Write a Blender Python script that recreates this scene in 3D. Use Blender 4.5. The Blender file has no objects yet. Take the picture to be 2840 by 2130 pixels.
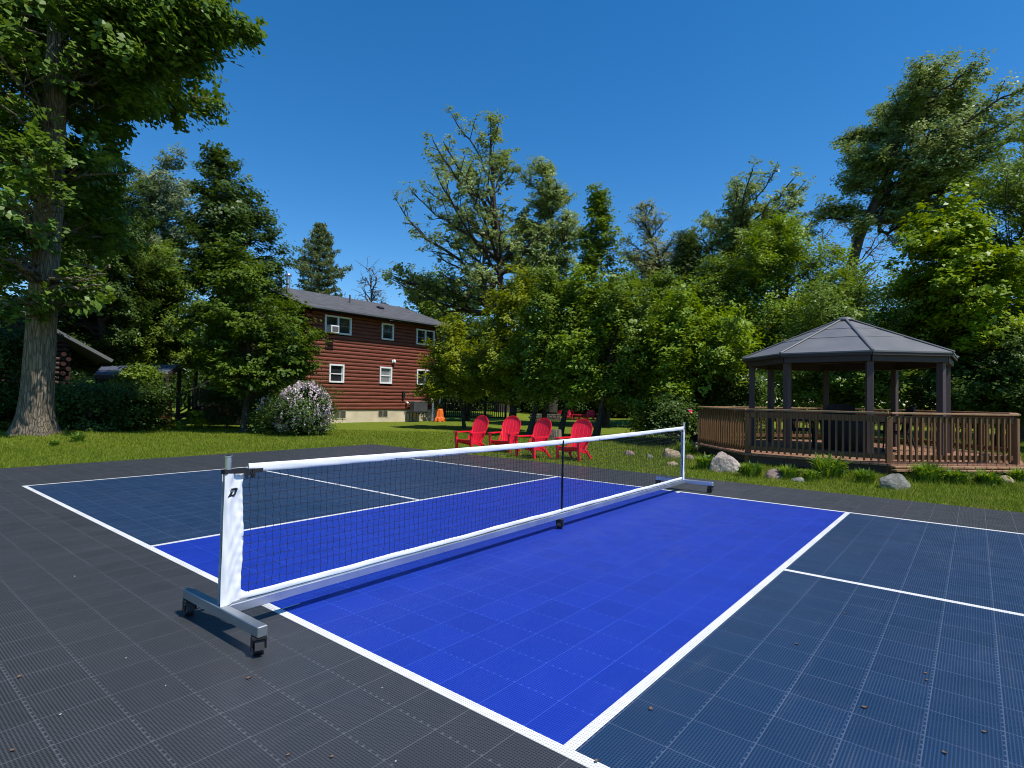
import bpy, bmesh, math, random
import numpy as np
from mathutils import Vector, Matrix
R = math.radians
S = bpy.context.scene
COL = S.collection

# ------------------------------------------------------------------ camera, sky, sun, exposure
CP = np.array([-1.765, -3.2898, 1.3095]); YAW, PIT, ROL, FPX = 0.6859, 0.0236, 0.0167, 1569.94
_f = np.array([math.cos(PIT)*math.cos(YAW), math.cos(PIT)*math.sin(YAW), math.sin(PIT)])
_r0 = np.array([math.sin(YAW), -math.cos(YAW), 0.0]); _u0 = np.cross(_r0, _f)
_r = math.cos(ROL)*_r0 + math.sin(ROL)*_u0; _u = -math.sin(ROL)*_r0 + math.cos(ROL)*_u0
cd = bpy.data.cameras.new('camera'); cam = bpy.data.objects.new('camera', cd); COL.objects.link(cam)
cd.sensor_width = 36; cd.lens = 36*FPX/2840; cd.clip_start = .05; cd.clip_end = 2000
M = Matrix.Identity(4)
for i in range(3):
    M[i][0], M[i][1], M[i][2], M[i][3] = _r[i], _u[i], -_f[i], CP[i]
cam.matrix_world = M
S.camera = cam

SUN_EL, SUN_AZ = R(62), R(-86)            # direction to the sun: azimuth measured from +X towards +Y
sdir = np.array([math.cos(SUN_EL)*math.cos(SUN_AZ), math.cos(SUN_EL)*math.sin(SUN_AZ), math.sin(SUN_EL)])
W = bpy.data.worlds.new('World'); S.world = W; W.use_nodes = True
wn = W.node_tree
sky = wn.nodes.new('ShaderNodeTexSky'); sky.sky_type = 'NISHITA'; sky.sun_disc = False
sky.sun_elevation = SUN_EL; sky.sun_rotation = math.pi/2 - SUN_AZ
sky.air_density = 1.0; sky.dust_density = .2; sky.ozone_density = 4.5; sky.altitude = 300
hs = wn.nodes.new('ShaderNodeHueSaturation'); hs.inputs['Saturation'].default_value = 1.32
wn.links.new(sky.outputs[0], hs.inputs['Color']); wn.links.new(hs.outputs[0], wn.nodes['Background'].inputs[0])
wn.nodes['Background'].inputs[1].default_value = 0.15
ld = bpy.data.lights.new('sun', 'SUN'); ld.energy = 5.0; ld.angle = R(.5); ld.color = (1, .955, .88)
lo = bpy.data.objects.new('sun', ld); COL.objects.link(lo)
lo.rotation_euler = Vector(sdir).to_track_quat('Z', 'Y').to_euler()
S.view_settings.view_transform = 'Standard'; S.view_settings.look = 'None'
S.view_settings.exposure = 0.10; S.view_settings.gamma = 1
S.cycles.max_bounces = 8; S.cycles.transparent_max_bounces = 8
S.cycles.use_denoising = True; S.cycles.filter_width = 1.05

# ------------------------------------------------------------------ layout helpers (pixels of the 2840 px photo)
K = 2840/2212.0
def ray(px, py): return _f + _r*(px-1420)/FPX - _u*(py-1065)/FPX
def gnd(px, py, z=0.0):
    d = ray(px, py); return CP + d*(z-CP[2])/d[2]
def at(px, py, D): return CP + ray(px, py)*D
def dgnd(x, y): return gnd(x*K, y*K)
def hgt(x, y):
    """height of the lawn"""
    x = np.asarray(x, float); y = np.asarray(y, float)
    m = .16*np.exp(-((x-2.0)**2+(y-16.6)**2)/2.2)
    dep = (x-CP[0])*.774+(y-CP[1])*.633
    t = np.clip((dep-31)/12, 0, 1)*np.clip((31-y)/6, 0, 1)
    d = -.45*t*t*(3-2*t)
    b = .02*np.sin(x*.9+1)*np.sin(y*.7) * np.clip((np.maximum(np.maximum(x-7.8, -1.7-x), np.maximum(y-9.3, -9.3-y)))/2, 0, 1)
    return m+d+b-.02

# ------------------------------------------------------------------ object helpers
def tag(o, label=None, cat=None, group=None, kind=None):
    if label: o['label'] = label
    if cat: o['category'] = cat
    if group: o['group'] = group
    if kind: o['kind'] = kind
    return o
def thing(name, label, cat, loc=(0, 0, 0), rz=0, group=None):
    o = bpy.data.objects.new(name, None); COL.objects.link(o); o.empty_display_size = .2
    o.location = loc; o.rotation_euler = (0, 0, rz)
    return tag(o, label, cat, group)
def copy_tree(o, parent=None):
    c = o.copy(); COL.objects.link(c); c.parent = parent
    for ch in list(o.children): copy_tree(ch, c)
    return c

class MB:
    def __init__(s): s.v = []; s.f = []; s.m = []; s.cur = 0; s.sm = []
    def add(s, vs, fs, smooth=False):
        b = len(s.v); s.v += [tuple(map(float, p)) for p in vs]
        for f in fs: s.f.append([b+i for i in f]); s.m.append(s.cur); s.sm.append(smooth)
    def box(s, a, b, bev=0.0):
        (x0, y0, z0), (x1, y1, z1) = a, b
        c = ((x0+x1)/2, (y0+y1)/2, (z0+z1)/2)
        s.obox(c, (1, 0, 0), (0, 1, 0), (0, 0, 1), (abs(x1-x0), abs(y1-y0), abs(z1-z0)), bev)
    def obox(s, c, ax, ay, az, dim, bev=0.0):
        c = np.array(c, float); ax, ay, az = [np.array(q, float)/np.linalg.norm(q) for q in (ax, ay, az)]
        hx, hy, hz = [q/2 for q in dim]
        if bev <= 0:
            vs = [c+ax*hx*i+ay*hy*j+az*hz*k for k in (-1, 1) for j in (-1, 1) for i in (-1, 1)]
            fs = [(0, 2, 3, 1), (4, 5, 7, 6), (0, 1, 5, 4), (2, 6, 7, 3), (0, 4, 6, 2), (1, 3, 7, 5)]
            s.add(vs, fs); return
        b = min(bev, hx*.9, hy*.9, hz*.9)
        def ring(x, y, z): return [c+ax*x*i+ay*y*j+az*z for i, j in ((-1, -1), (1, -1), (1, 1), (-1, 1))]
        def oct8(x, y, z, b): return [c+ax*i+ay*j+az*z for i, j in ((-x+b, -y), (x-b, -y), (x, -y+b), (x, y-b), (x-b, y), (-x+b, y), (-x, y-b), (-x, -y+b))]
        rs = [oct8(hx-b, hy-b, -hz, b*.3), oct8(hx, hy, -hz+b, b), oct8(hx, hy, hz-b, b), oct8(hx-b, hy-b, hz, b*.3)]
        vs = sum(rs, []); fs = [tuple(range(7, -1, -1)), tuple(range(24, 32))]
        for k in range(3):
            for i in range(8):
                j = (i+1) % 8; fs.append((k*8+i, k*8+j, k*8+8+j, k*8+8+i))
        s.add(vs, fs)
    def bar(s, p, q, w, h, bev=0.0, up=(0, 0, 1)):
        p = np.array(p, float); q = np.array(q, float); d = q-p; L = np.linalg.norm(d); d /= L
        up = np.array(up, float); sx = np.cross(d, up)
        if np.linalg.norm(sx) < 1e-4: sx = np.array([1., 0, 0])
        sx /= np.linalg.norm(sx); uz = np.cross(sx, d)
        s.obox((p+q)/2, d, sx, uz, (L, w, h), bev)
    def tube(s, pts, rad, n=6, cap=True, smooth=True):
        pts = np.array(pts, float); m = len(pts)
        rad = np.broadcast_to(np.array(rad, float), (m,))
        t = np.gradient(pts, axis=0); t /= np.linalg.norm(t, axis=1)[:, None]+1e-9
        ref = np.array([0, 0, 1.]) if abs(t[0][2]) < .9 else np.array([1., 0, 0])
        vs = []
        u = np.cross(t[0], ref); u /= np.linalg.norm(u)
        a = np.arange(n)*2*math.pi/n
        for i in range(m):
            u = u-t[i]*np.dot(u, t[i]); u /= np.linalg.norm(u)+1e-9
            w = np.cross(t[i], u)
            vs += list(pts[i]+rad[i]*(np.cos(a)[:, None]*u+np.sin(a)[:, None]*w))
        fs = []
        for i in range(m-1):
            for j in range(n):
                k = (j+1) % n; fs.append((i*n+j, i*n+k, i*n+n+k, i*n+n+j))
        s.add(vs, fs, smooth)
        if cap:
            s.add(vs[:n], [tuple(range(n-1, -1, -1))]); s.add(vs[-n:], [tuple(range(n))])
    def lathe(s, prof, c=(0, 0, 0), n=20, smooth=True):
        vs = []; c = np.array(c, float)
        for r, z in prof:
            for j in range(n):
                a = 2*math.pi*j/n; vs.append(c+np.array([r*math.cos(a), r*math.sin(a), z]))
        fs = []
        for i in range(len(prof)-1):
            for j in range(n):
                k = (j+1) % n; fs.append((i*n+j, i*n+k, i*n+n+k, i*n+n+j))
        s.add(vs, fs, smooth)
    def build(s, name, mats, parent=None):
        me = bpy.data.meshes.new(name); me.from_pydata(s.v, [], s.f)
        if not isinstance(mats, (list, tuple)): mats = [mats]
        for m in mats: me.materials.append(m)
        me.polygons.foreach_set('material_index', s.m); me.polygons.foreach_set('use_smooth', s.sm)
        me.update()
        o = bpy.data.objects.new(name, me); COL.objects.link(o)
        if parent: o.parent = parent
        return o

def quad_object(name, V, mat, parent=None, nv=4):
    """one mesh of many loose faces with nv corners each"""
    V = np.ascontiguousarray(V, dtype=np.float32).reshape(-1, 3); n = len(V); nf = n//nv
    me = bpy.data.meshes.new(name)
    me.vertices.add(n); me.vertices.foreach_set('co', V.ravel())
    me.loops.add(n); me.loops.foreach_set('vertex_index', np.arange(n, dtype=np.int32))
    me.polygons.add(nf); me.polygons.foreach_set('loop_start', np.arange(0, n, nv, dtype=np.int32))
    me.materials.append(mat); me.update(); me.validate()
    o = bpy.data.objects.new(name, me); COL.objects.link(o)
    if parent: o.parent = parent
    return o

# ------------------------------------------------------------------ materials
class NT:
    def __init__(s, name):
        s.mat = bpy.data.materials.new(name); s.mat.use_nodes = True
        s.t = s.mat.node_tree; s.b = s.t.nodes['Principled BSDF']; s.out = s.t.nodes['Material Output']
    def n(s, typ, **kw):
        k = s.t.nodes.new(typ)
        for a, b in kw.items(): setattr(k, a, b)
        return k
    def L(s, a, b): s.t.links.new(a, b)
    def inp(s, sock, v):
        if isinstance(v, bpy.types.NodeSocket): s.L(v, sock)
        elif isinstance(v, tuple) and len(v) == 3 and sock.type == 'RGBA': sock.default_value = (*v, 1)
        else: sock.default_value = v
    def m(s, op, a, b=0.0, c=0.0):
        k = s.n('ShaderNodeMath', operation=op); s.inp(k.inputs[0], a); s.inp(k.inputs[1], b); s.inp(k.inputs[2], c); return k.outputs[0]
    def mix(s, f, a, b, mode='MIX'):
        k = s.n('ShaderNodeMix', data_type='RGBA', blend_type=mode)
        s.inp(k.inputs[0], f); s.inp(k.inputs[6], a); s.inp(k.inputs[7], b); return k.outputs[2]
    def pos(s): return s.n('ShaderNodeNewGeometry').outputs['Position']
    def obj(s): return s.n('ShaderNodeTexCoord').outputs['Object']
    def xyz(s, v):
        k = s.n('ShaderNodeSeparateXYZ'); s.L(v, k.inputs[0]); return k.outputs
    def scale(s, v, sc):
        k = s.n('ShaderNodeMapping'); s.L(v, k.inputs[0]); k.inputs['Scale'].default_value = sc; return k.outputs[0]
    def noise(s, v, sc, det=4, rough=.55, dim='3D'):
        k = s.n('ShaderNodeTexNoise', noise_dimensions=dim); k.inputs['Scale'].default_value = sc; k.inputs['Detail'].default_value = det
        k.inputs['Roughness'].default_value = rough
        if v is not None: s.L(v, k.inputs['Vector'])
        return k.outputs[0]
    def ramp(s, v, a, b, c0=0.0, c1=1.0):
        k = s.n('ShaderNodeMapRange'); k.clamp = True; s.inp(k.inputs[0], v)
        for i, q in enumerate((a, b, c0, c1)): k.inputs[i+1].default_value = q
        return k.outputs[0]
    def bump(s, h, dist, st=1.0):
        k = s.n('ShaderNodeBump'); k.inputs['Distance'].default_value = dist; k.inputs['Strength'].default_value = st
        s.L(h, k.inputs['Height']); s.L(k.outputs[0], s.b.inputs['Normal'])
    def set(s, col=None, rough=None, metal=None, spec=None):
        if col is not None: s.inp(s.b.inputs['Base Color'], col)
        if rough is not None: s.inp(s.b.inputs['Roughness'], rough)
        if metal is not None: s.inp(s.b.inputs['Metallic'], metal)
        if spec is not None: s.inp(s.b.inputs['Specular IOR Level'], spec)
        return s.mat

def simple(name, col, rough=.5, metal=0., var=.15, sc=6., bump=0., spec=.5, det=5, stretch=None):
    t = NT(name); p = t.obj()
    if stretch: p = t.scale(p, stretch)
    nz = t.noise(p, sc, det)
    c = tuple(q*(1-var) for q in col); d = tuple(min(1, q*(1+var)) for q in col)
    cc = t.mix(t.ramp(nz, .3, .7), c, d)
    if bump: t.bump(nz, bump)
    return t.set(cc, t.ramp(nz, .3, .7, rough-.06, min(1, rough+.08)), metal, spec)

def leaf_mat(name, a, b, rough=.40, trans=.30, spec=.20, tcol=None):
    t = NT(name)
    g = t.n('ShaderNodeNewGeometry')
    rnd = g.outputs['Random Per Island']
    nz = t.noise(t.pos(), .7, 2)
    f = t.m('ADD', t.m('MULTIPLY', rnd, .6), t.m('MULTIPLY', t.ramp(nz, .35, .65), .4))
    c = t.mix(f, a, b)
    t.set(c, rough, 0, spec)
    tr = t.n('ShaderNodeBsdfTranslucent')
    hs = t.n('ShaderNodeHueSaturation'); hs.inputs['Value'].default_value = 1.35; hs.inputs['Saturation'].default_value = 1.1; hs.inputs['Hue'].default_value = .485
    t.L(c, hs.inputs['Color']); t.L(hs.outputs[0], tr.inputs[0])
    mx = t.n('ShaderNodeMixShader'); mx.inputs[0].default_value = trans
    t.L(t.b.outputs[0], mx.inputs[1]); t.L(tr.outputs[0], mx.inputs[2]); t.L(mx.outputs[0], t.out.inputs[0])
    return t.mat

def court_mat(name, base, wear=.25, hole_shade=.55, wearcol=(.3, .32, .35), rough=.42, swap=False):
    """interlocking plastic sports tile: ribs and recesses, joints, scuffs"""
    t = NT(name); P = t.pos(); x, y, z = t.xyz(P)[:3]
    T = .2475; p = T/20
    def cell(c, off): return t.m('MULTIPLY', t.m('FRACT', t.m('DIVIDE', t.m('SUBTRACT', c, off), T)), T)
    cx, cy = cell(x, -.2025), cell(y, -.165)
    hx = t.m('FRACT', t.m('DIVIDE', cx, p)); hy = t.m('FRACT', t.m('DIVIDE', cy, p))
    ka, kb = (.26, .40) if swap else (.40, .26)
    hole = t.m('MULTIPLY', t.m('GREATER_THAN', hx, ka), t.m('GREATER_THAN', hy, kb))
    da, db = (cy, cx) if swap else (cx, cy)
    jx = t.m('LESS_THAN', cx, .0055); jy = t.m('LESS_THAN', cy, .0050)
    dash = t.m('MULTIPLY', t.m('LESS_THAN', da, .012), t.m('LESS_THAN', t.m('FRACT', t.m('DIVIDE', db, .04125)), .28))
    j = t.m('MAXIMUM', t.m('MAXIMUM', jx, jy), dash) if swap else t.m('MAXIMUM', t.m('MAXIMUM', jy, dash), t.m('MULTIPLY', jx, .35))
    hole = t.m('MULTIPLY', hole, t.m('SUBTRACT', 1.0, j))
    # per tile tint
    fl = t.n('ShaderNodeCombineXYZ')
    t.L(t.m('FLOOR', t.m('DIVIDE', t.m('SUBTRACT', x, -.2025), T)), fl.inputs[0]); t.L(t.m('FLOOR', t.m('DIVIDE', t.m('SUBTRACT', y, -.165), T)), fl.inputs[1])
    wnz = t.n('ShaderNodeTexWhiteNoise', noise_dimensions='2D'); t.L(fl.outputs[0], wnz.inputs[0])
    v = t.ramp(wnz.outputs[0], 0, 1, .90, 1.08)
    big = t.ramp(t.noise(P, .6, 5), .3, .72)
    scuff = t.ramp(t.noise(t.scale(P, (.35, 3.0, 1)), 2.2, 6, .7), .56, .80)
    spots = t.ramp(t.noise(P, 9, 4, .7), .66, .78)
    w = t.m('MULTIPLY', t.m('ADD', t.m('MULTIPLY', scuff, .6), t.m('ADD', t.m('MULTIPLY', big, .22), t.m('MULTIPLY', spots, .35))), wear)
    vc = t.n('ShaderNodeVectorMath', operation='SCALE'); vc.inputs[0].default_value = base; t.L(v, vc.inputs[3])
    c = t.mix(w, vc.outputs[0], wearcol)
    c = t.mix(t.m('MULTIPLY', j, .24), c, t.mix(.5, tuple(min(1, q*1.9+.02) for q in base), wearcol))
    recess_shade = tuple(q*(1-hole_shade) for q in base)  # shade inside the recesses, painted as a darker tile colour
    c = t.mix(hole, c, recess_shade)
    t.bump(t.m('SUBTRACT', 1.0, hole), .004, .6)
    return t.set(c, t.ramp(t.noise(P, 5, 3), .3, .7, rough-.05, rough+.12), 0, .35)

MT = {}
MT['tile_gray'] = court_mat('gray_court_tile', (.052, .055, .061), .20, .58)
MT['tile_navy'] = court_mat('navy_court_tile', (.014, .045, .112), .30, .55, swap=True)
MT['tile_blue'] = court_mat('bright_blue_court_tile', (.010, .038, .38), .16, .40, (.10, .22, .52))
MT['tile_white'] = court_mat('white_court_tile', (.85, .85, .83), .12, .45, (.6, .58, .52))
MT['concrete'] = simple('concrete', (.42, .40, .36), .85, var=.2, sc=3, bump=.004)
MT['found'] = simple('foundation_concrete', (.62, .52, .36), .9, var=.18, sc=1.6, bump=.004, det=8)
MT['galv'] = simple('galvanised_steel', (.36, .38, .39), .42, .8, .12, 5)
MT['galvw'] = simple('silver_painted_steel', (.55, .58, .63), .30, .85, .08, 4)
MT['black'] = simple('black_rubber', (.012, .012, .014), .55, var=.3)
MT['blackstrap'] = simple('black_strap', (.010, .011, .016), .8, var=.3, sc=40)
MT['white_vinyl'] = simple('white_vinyl', (.80, .80, .82), .45, var=.04, sc=3, bump=.002)
MT['white_paint'] = simple('white_window_paint', (.80, .80, .78), .45, var=.05)
MT['net'] = simple('black_net_cord', (.010, .012, .020), .7)
MT['red'] = simple('red_resin', (.80, .012, .035), .40, var=.08, sc=3)
MT['redfar'] = MT['red']
MT['dark_wood'] = simple('dark_stained_wood', (.035, .022, .020), .6, var=.3, sc=4, bump=.003, stretch=(3, 3, .4))
MT['gz_col'] = simple('purple_brown_stained_post', (.060, .040, .040), .65, var=.25, sc=4, bump=.003, stretch=(3, 3, .3))
MT['fence_black'] = simple('weathered_dark_wood', (.018, .016, .015), .8, var=.4, sc=4)
MT['brown_slat'] = simple('brown_stained_slats', (.20, .062, .028), .65, var=.25, sc=3, stretch=(.4, 3, 3))
MT['roof_metal'] = simple('dark_gray_metal_roof', (.145, .140, .138), .45, .0, .08, 2)
MT['roof_rib'] = simple('dark_roof_rib', (.11, .11, .118), .5, .0, .1, 3)
MT['blue_metal'] = simple('blue_gray_metal_roofing', (.10, .12, .17), .45, .2, .3, 1.5, stretch=(.3, 2, 1))
MT['orange'] = simple('orange_plastic_sheet', (.85, .16, .02), .5, var=.25, sc=8, bump=.02)
MT['grayplastic'] = simple('gray_metal_grille', (.14, .14, .135), .6, var=.2, sc=20)
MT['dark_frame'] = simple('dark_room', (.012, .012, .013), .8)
MT['dark_fabric'] = simple('dark_wicker', (.014, .013, .013), .8, var=.3, sc=30)

def wood_mat(name, a, b, grain=(1.5, 14, 14), rough=.6, board=None):
    t = NT(name); p = t.obj()
    g = t.noise(t.scale(p, grain), 1.6, 6, .65)
    c = t.mix(t.ramp(g, .28, .72), a, b)
    t.bump(g, .004)
    return t.set(c, t.ramp(g, .3, .7, rough-.08, rough+.1), 0, .4)
MT['rail_wood'] = wood_mat('stained_pine_railing', (.10, .042, .018), (.24, .115, .05), (14, 14, 1.2))
MT['rail_top'] = wood_mat('stained_top_rail', (.20, .10, .05), (.42, .25, .13), (3, 3, 3))
MT['bal_wood'] = wood_mat('stained_balusters', (.085, .038, .012), (.21, .108, .038), (16, 16, 1.0))

def deck_mat():
    t = NT('deck_boards'); p = t.obj(); x, y, z = t.xyz(p)[:3]
    b = t.m('DIVIDE', t.m('ADD', y, 10.0), .14); fr = t.m('FRACT', b)
    gap = t.m('LESS_THAN', fr, .06)
    wnz = t.n('ShaderNodeTexWhiteNoise', noise_dimensions='1D'); t.L(t.m('FLOOR', b), wnz.inputs['W'])
    g = t.noise(t.scale(p, (1.2, 12, 12)), 1.5, 5)
    c = t.mix(t.ramp(g, .3, .7), (.18, .085, .05), (.34, .19, .115))
    c = t.mix(t.m('MULTIPLY', wnz.outputs[0], .35), c, (.26, .12, .07))
    c = t.mix(gap, c, (.02, .014, .01))
    t.bump(t.m('SUBTRACT', 1.0, gap), .01)
    return t.set(c, .65, 0, .3)
MT['deck'] = deck_mat()

def log_mat(name, a, b):
    t = NT(name); p = t.obj()
    g = t.noise(t.scale(p, (.9, 5, 9)), 1.7, 7, .65)
    kn = t.ramp(t.noise(t.scale(p, (1.2, 1, 4.5)), 2.3, 3), .62, .75)
    c = t.mix(t.ramp(g, .3, .72), a, b)
    c = t.mix(t.m('MULTIPLY', kn, .55), c, tuple(q*.45 for q in a))
    t.bump(g, .006)
    return t.set(c, t.ramp(g, .3, .7, .5, .68), 0, .35)
MT['log'] = log_mat('red_brown_logs', (.105, .027, .016), (.255, .070, .040))
MT['logend'] = log_mat('log_ends', (.22, .055, .03), (.36, .12, .07))
MT['logshade'] = log_mat('shaded_log_ends', (.020, .008, .006), (.045, .017, .012))  # outbuilding log ends, the deep shade on them put into the colour
MT['log_shade_tone'] = log_mat('shade_toned_logs', (.026, .011, .008), (.055, .022, .016))  # shaded copy of the logs: tree shade painted in as a darker brown

def shingle_mat():
    t = NT('asphalt_shingles'); p = t.obj()
    bk = t.n('ShaderNodeTexBrick'); bk.offset = .5
    t.L(t.scale(p, (1, 1, 0)), bk.inputs['Vector'])
    bk.inputs['Color1'].default_value = (.055, .055, .06, 1); bk.inputs['Color2'].default_value = (.105, .105, .11, 1); bk.inputs['Mortar'].default_value = (.03, .03, .032, 1)
    bk.inputs['Scale'].default_value = 1; bk.inputs['Mortar Size'].default_value = .008; bk.inputs['Brick Width'].default_value = .33; bk.inputs['Row Height'].default_value = .145
    bk.inputs['Bias'].default_value = 0
    g = t.noise(p, 60, 3)
    c = t.mix(t.ramp(g, .3, .7, 0, .35), bk.outputs[0], (.14, .14, .145))
    t.bump(g, .004)
    return t.set(c, .85, 0, .25)
MT['shingle'] = shingle_mat()

def glass_mat(name, col, rough=.06):
    t = NT(name); p = t.obj()
    return t.set(t.mix(t.ramp(t.noise(p, 1.5, 3), .35, .65), col, tuple(q*1.6+.004 for q in col)), rough, 0, .8)
MT['pane'] = glass_mat('window_pane', (.016, .018, .020))
MT['pane_blind'] = glass_mat('window_pane_with_blind', (.17, .17, .165), .12)
MT['pane_dirty'] = glass_mat('dusty_basement_pane', (.05, .048, .035), .3)

def bark_mat(name, a, b, sc=1.0):
    t = NT(name); p = t.obj()
    n1 = t.noise(t.scale(p, (5*sc, 5*sc, .8*sc)), 3.0, 8, .7)
    n2 = t.noise(p, 1.2, 3)
    v = t.n('ShaderNodeTexVoronoi', feature='DISTANCE_TO_EDGE'); t.L(t.scale(p, (7*sc, 7*sc, 1.1*sc)), v.inputs['Vector']); v.inputs['Scale'].default_value = 2.2
    e = t.ramp(v.outputs[0], .0, .16)
    c = t.mix(t.ramp(n1, .3, .7), a, b)
    c = t.mix(t.ramp(n2, .4, .7, 0, .35), c, (.20, .17, .09))
    c = t.mix(t.m('MULTIPLY', t.m('SUBTRACT', 1.0, e), .55), c, tuple(q*.35 for q in a))
    t.bump(t.m('ADD', t.m('MULTIPLY', e, .7), n1), .03, 1)
    return t.set(c, .85, 0, .2)
MT['bark'] = bark_mat('gray_brown_furrowed_bark', (.10, .078, .056), (.29, .235, .175))
MT['bark_dark'] = bark_mat('dark_bark', (.05, .042, .035), (.12, .10, .085), 2)

def rock_mat(name, a, b):
    t = NT(name); p = t.obj()
    n1 = t.noise(p, 3.5, 9, .7); n2 = t.noise(p, 14, 6, .7)
    c = t.mix(t.ramp(n1, .32, .68), a, b)
    c = t.mix(t.ramp(n2, .55, .75, 0, .6), c, tuple(q*.4 for q in a))
    t.bump(t.m('ADD', n1, t.m('MULTIPLY', n2, .5)), .05)
    return t.set(c, .85, 0, .25)
MT['rock_pale'] = rock_mat('pale_pink_granite', (.34, .25, .20), (.62, .53, .46))
MT['rock_brown'] = rock_mat('brown_fieldstone', (.17, .115, .10), (.34, .25, .22))
MT['rock_gray'] = rock_mat('gray_fieldstone', (.15, .145, .125), (.34, .33, .28))
MT['rock_dark'] = rock_mat('dark_gray_stone', (.05, .048, .042), (.11, .105, .09))
MT['rock_tan'] = rock_mat('tan_fieldstone', (.27, .20, .12), (.46, .37, .24))

def lawn_mat():
    t = NT('lawn_grass'); p = t.pos()
    n1 = t.noise(p, .35, 4); n2 = t.noise(p, 3.2, 5, .7); n3 = t.noise(t.scale(p, (1, 1, 1)), 38, 4, .7)
    c = t.mix(t.ramp(n2, .3, .7), (.105, .155, .014), (.21, .265, .022))
    c = t.mix(t.ramp(n1, .45, .7, 0, .5), c, (.22, .235, .028))
    c = t.mix(t.ramp(n3, .45, .75, 0, .6), c, (.045, .080, .010))
    n4 = t.noise(p, 1.1, 6, .7)
    c = t.mix(t.ramp(n4, .56, .74, 0, .55), c, (.27, .23, .06))
    t.bump(t.m('ADD', n3, n2), .05)
    return t.set(c, .9, 0, .1)
MT['lawn'] = lawn_mat()

# ------------------------------------------------------------------ ground
def axis(lo, hi, fine, far):
    c = list(np.arange(lo, hi+1e-6, fine)); s = fine; q = hi
    while q < far: s *= 1.35; q += s; c.append(q)
    s = fine; q = lo
    while q > -far: s *= 1.35; q -= s; c.insert(0, q)
    return np.array(c)
gx = axis(-8, 45, .6, 600); gy = axis(-14, 50, .6, 600)
XX, YY = np.meshgrid(gx, gy, indexing='ij')
ZZ = hgt(XX, YY)
inside = (XX > -1.9) & (XX < 7.9) & (YY > -9.5) & (YY < 9.4)
ZZ = np.where(inside, -.03, ZZ)
me = bpy.data.meshes.new('lawn'); nx, ny = XX.shape
idx = np.arange(nx*ny).reshape(nx, ny)
me.from_pydata(np.stack([XX, YY, ZZ], -1).reshape(-1, 3).tolist(), [], np.stack([idx[:-1, :-1], idx[1:, :-1], idx[1:, 1:], idx[:-1, 1:]], -1).reshape(-1, 4).tolist())
me.materials.append(MT['lawn'])
for q in me.polygons: q.use_smooth = True
lawn = bpy.data.objects.new('lawn', me); COL.objects.link(lawn); tag(lawn, 'mown green lawn around the court', 'lawn', kind='structure')

b = MB(); b.box((-1.58, -9.2, -.16), (7.672, 9.196, -.011))
tag(b.build('court_slab', MT['concrete']), 'concrete slab under the court tiles, its pale edge showing', 'slab', kind='structure')
lw = .0508; XC = [-1.524, 0, lw, 3.048-lw/2, 3.048+lw/2, 6.096-lw, 6.096, 7.62]
YC = [-9.144, -6.706, -6.706+lw, -2.134, -2.134+lw, 2.134-lw, 2.134, 6.706-lw, 6.706, 9.144]
b = MB()
for i in range(len(XC)-1):
    for j in range(len(YC)-1):
        xm, ym = (XC[i]+XC[i+1])/2, (YC[j]+YC[j+1])/2
        out = xm < 0 or xm > 6.096 or abs(ym) > 6.706
        if out: k = 0
        elif i in (1, 5) or abs(ym) > 6.706-lw or (2.134-lw < abs(ym) < 2.134) or (i == 3 and abs(ym) > 2.134): k = 3
        elif abs(ym) < 2.134: k = 2
        else: k = 1
        b.cur = k
        b.add([(XC[i], YC[j], 0), (XC[i+1], YC[j], 0), (XC[i+1], YC[j+1], 0), (XC[i], YC[j+1], 0)], [(0, 1, 2, 3)])
b.cur = 0
for (x0, y0, x1, y1) in ((-1.524, -9.144, 7.62, -9.144), (7.62, -9.144, 7.62, 9.144), (7.62, 9.144, -1.524, 9.144), (-1.524, 9.144, -1.524, -9.144)):
    b.add([(x0, y0, -.011), (x1, y1, -.011), (x1, y1, 0), (x0, y0, 0)], [(0, 1, 2, 3)])
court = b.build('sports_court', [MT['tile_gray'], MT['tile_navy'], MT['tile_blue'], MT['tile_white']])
tag(court, 'pickleball court of blue, navy and gray plastic tiles with white lines', 'court', kind='structure')
b = MB(); b.add([(.051, -.038, .004), (.165, -.036, .004), (.165, -.022, .004), (.051, -.024, .004)], [(0, 1, 2, 3)])
b.add([(5.90, -.05, .004), (6.044, -.05, .004), (6.044, -.022, .004), (5.90, -.022, .004)], [(0, 1, 2, 3)])
tag(b.build('net_line_marks', MT['tile_white']), 'short white tick marks where the net meets the sidelines', 'court marking', kind='structure')

# ------------------------------------------------------------------ leaves and trees
def leaf_quads(P, size, rng, up=.6, wid=.6, fold=.14, droop=.15, N=None, jit=.42):
    n = len(P); size = np.broadcast_to(size, (n,))*rng.uniform(.7, 1.3, n)
    nr = rng.normal(size=(n, 3)); nr /= np.linalg.norm(nr, axis=1)[:, None]
    nr = nr*.95+np.array([0, 0, up]) if N is None else nr*jit+N; nr /= np.linalg.norm(nr, axis=1)[:, None]
    d = rng.normal(size=(n, 3)); d[:, 2] -= droop; d -= nr*(d*nr).sum(1)[:, None]; d /= np.linalg.norm(d, axis=1)[:, None]+1e-9
    s = np.cross(nr, d)
    L = size[:, None]; w = L*wid/2
    base = P-d*L*.5
    return np.stack([base, base+d*L*.45+s*w+nr*L*fold, base+d*L, base+d*L*.45-s*w+nr*L*fold], 1)

def bez(a, c, b_, n):
    t = np.linspace(0, 1, n)[:, None]; return (1-t)**2*a+2*t*(1-t)*c+t*t*b_

def crown_rows(prof, D):
    rows = []
    for y, xl, xr in prof:
        p = at((xl+xr)/2*K, y*K, D); rows.append((p[2], p[0], p[1], (xr-xl)/2*K*D/FPX))
    rows.sort(); return np.array(rows)

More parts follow.
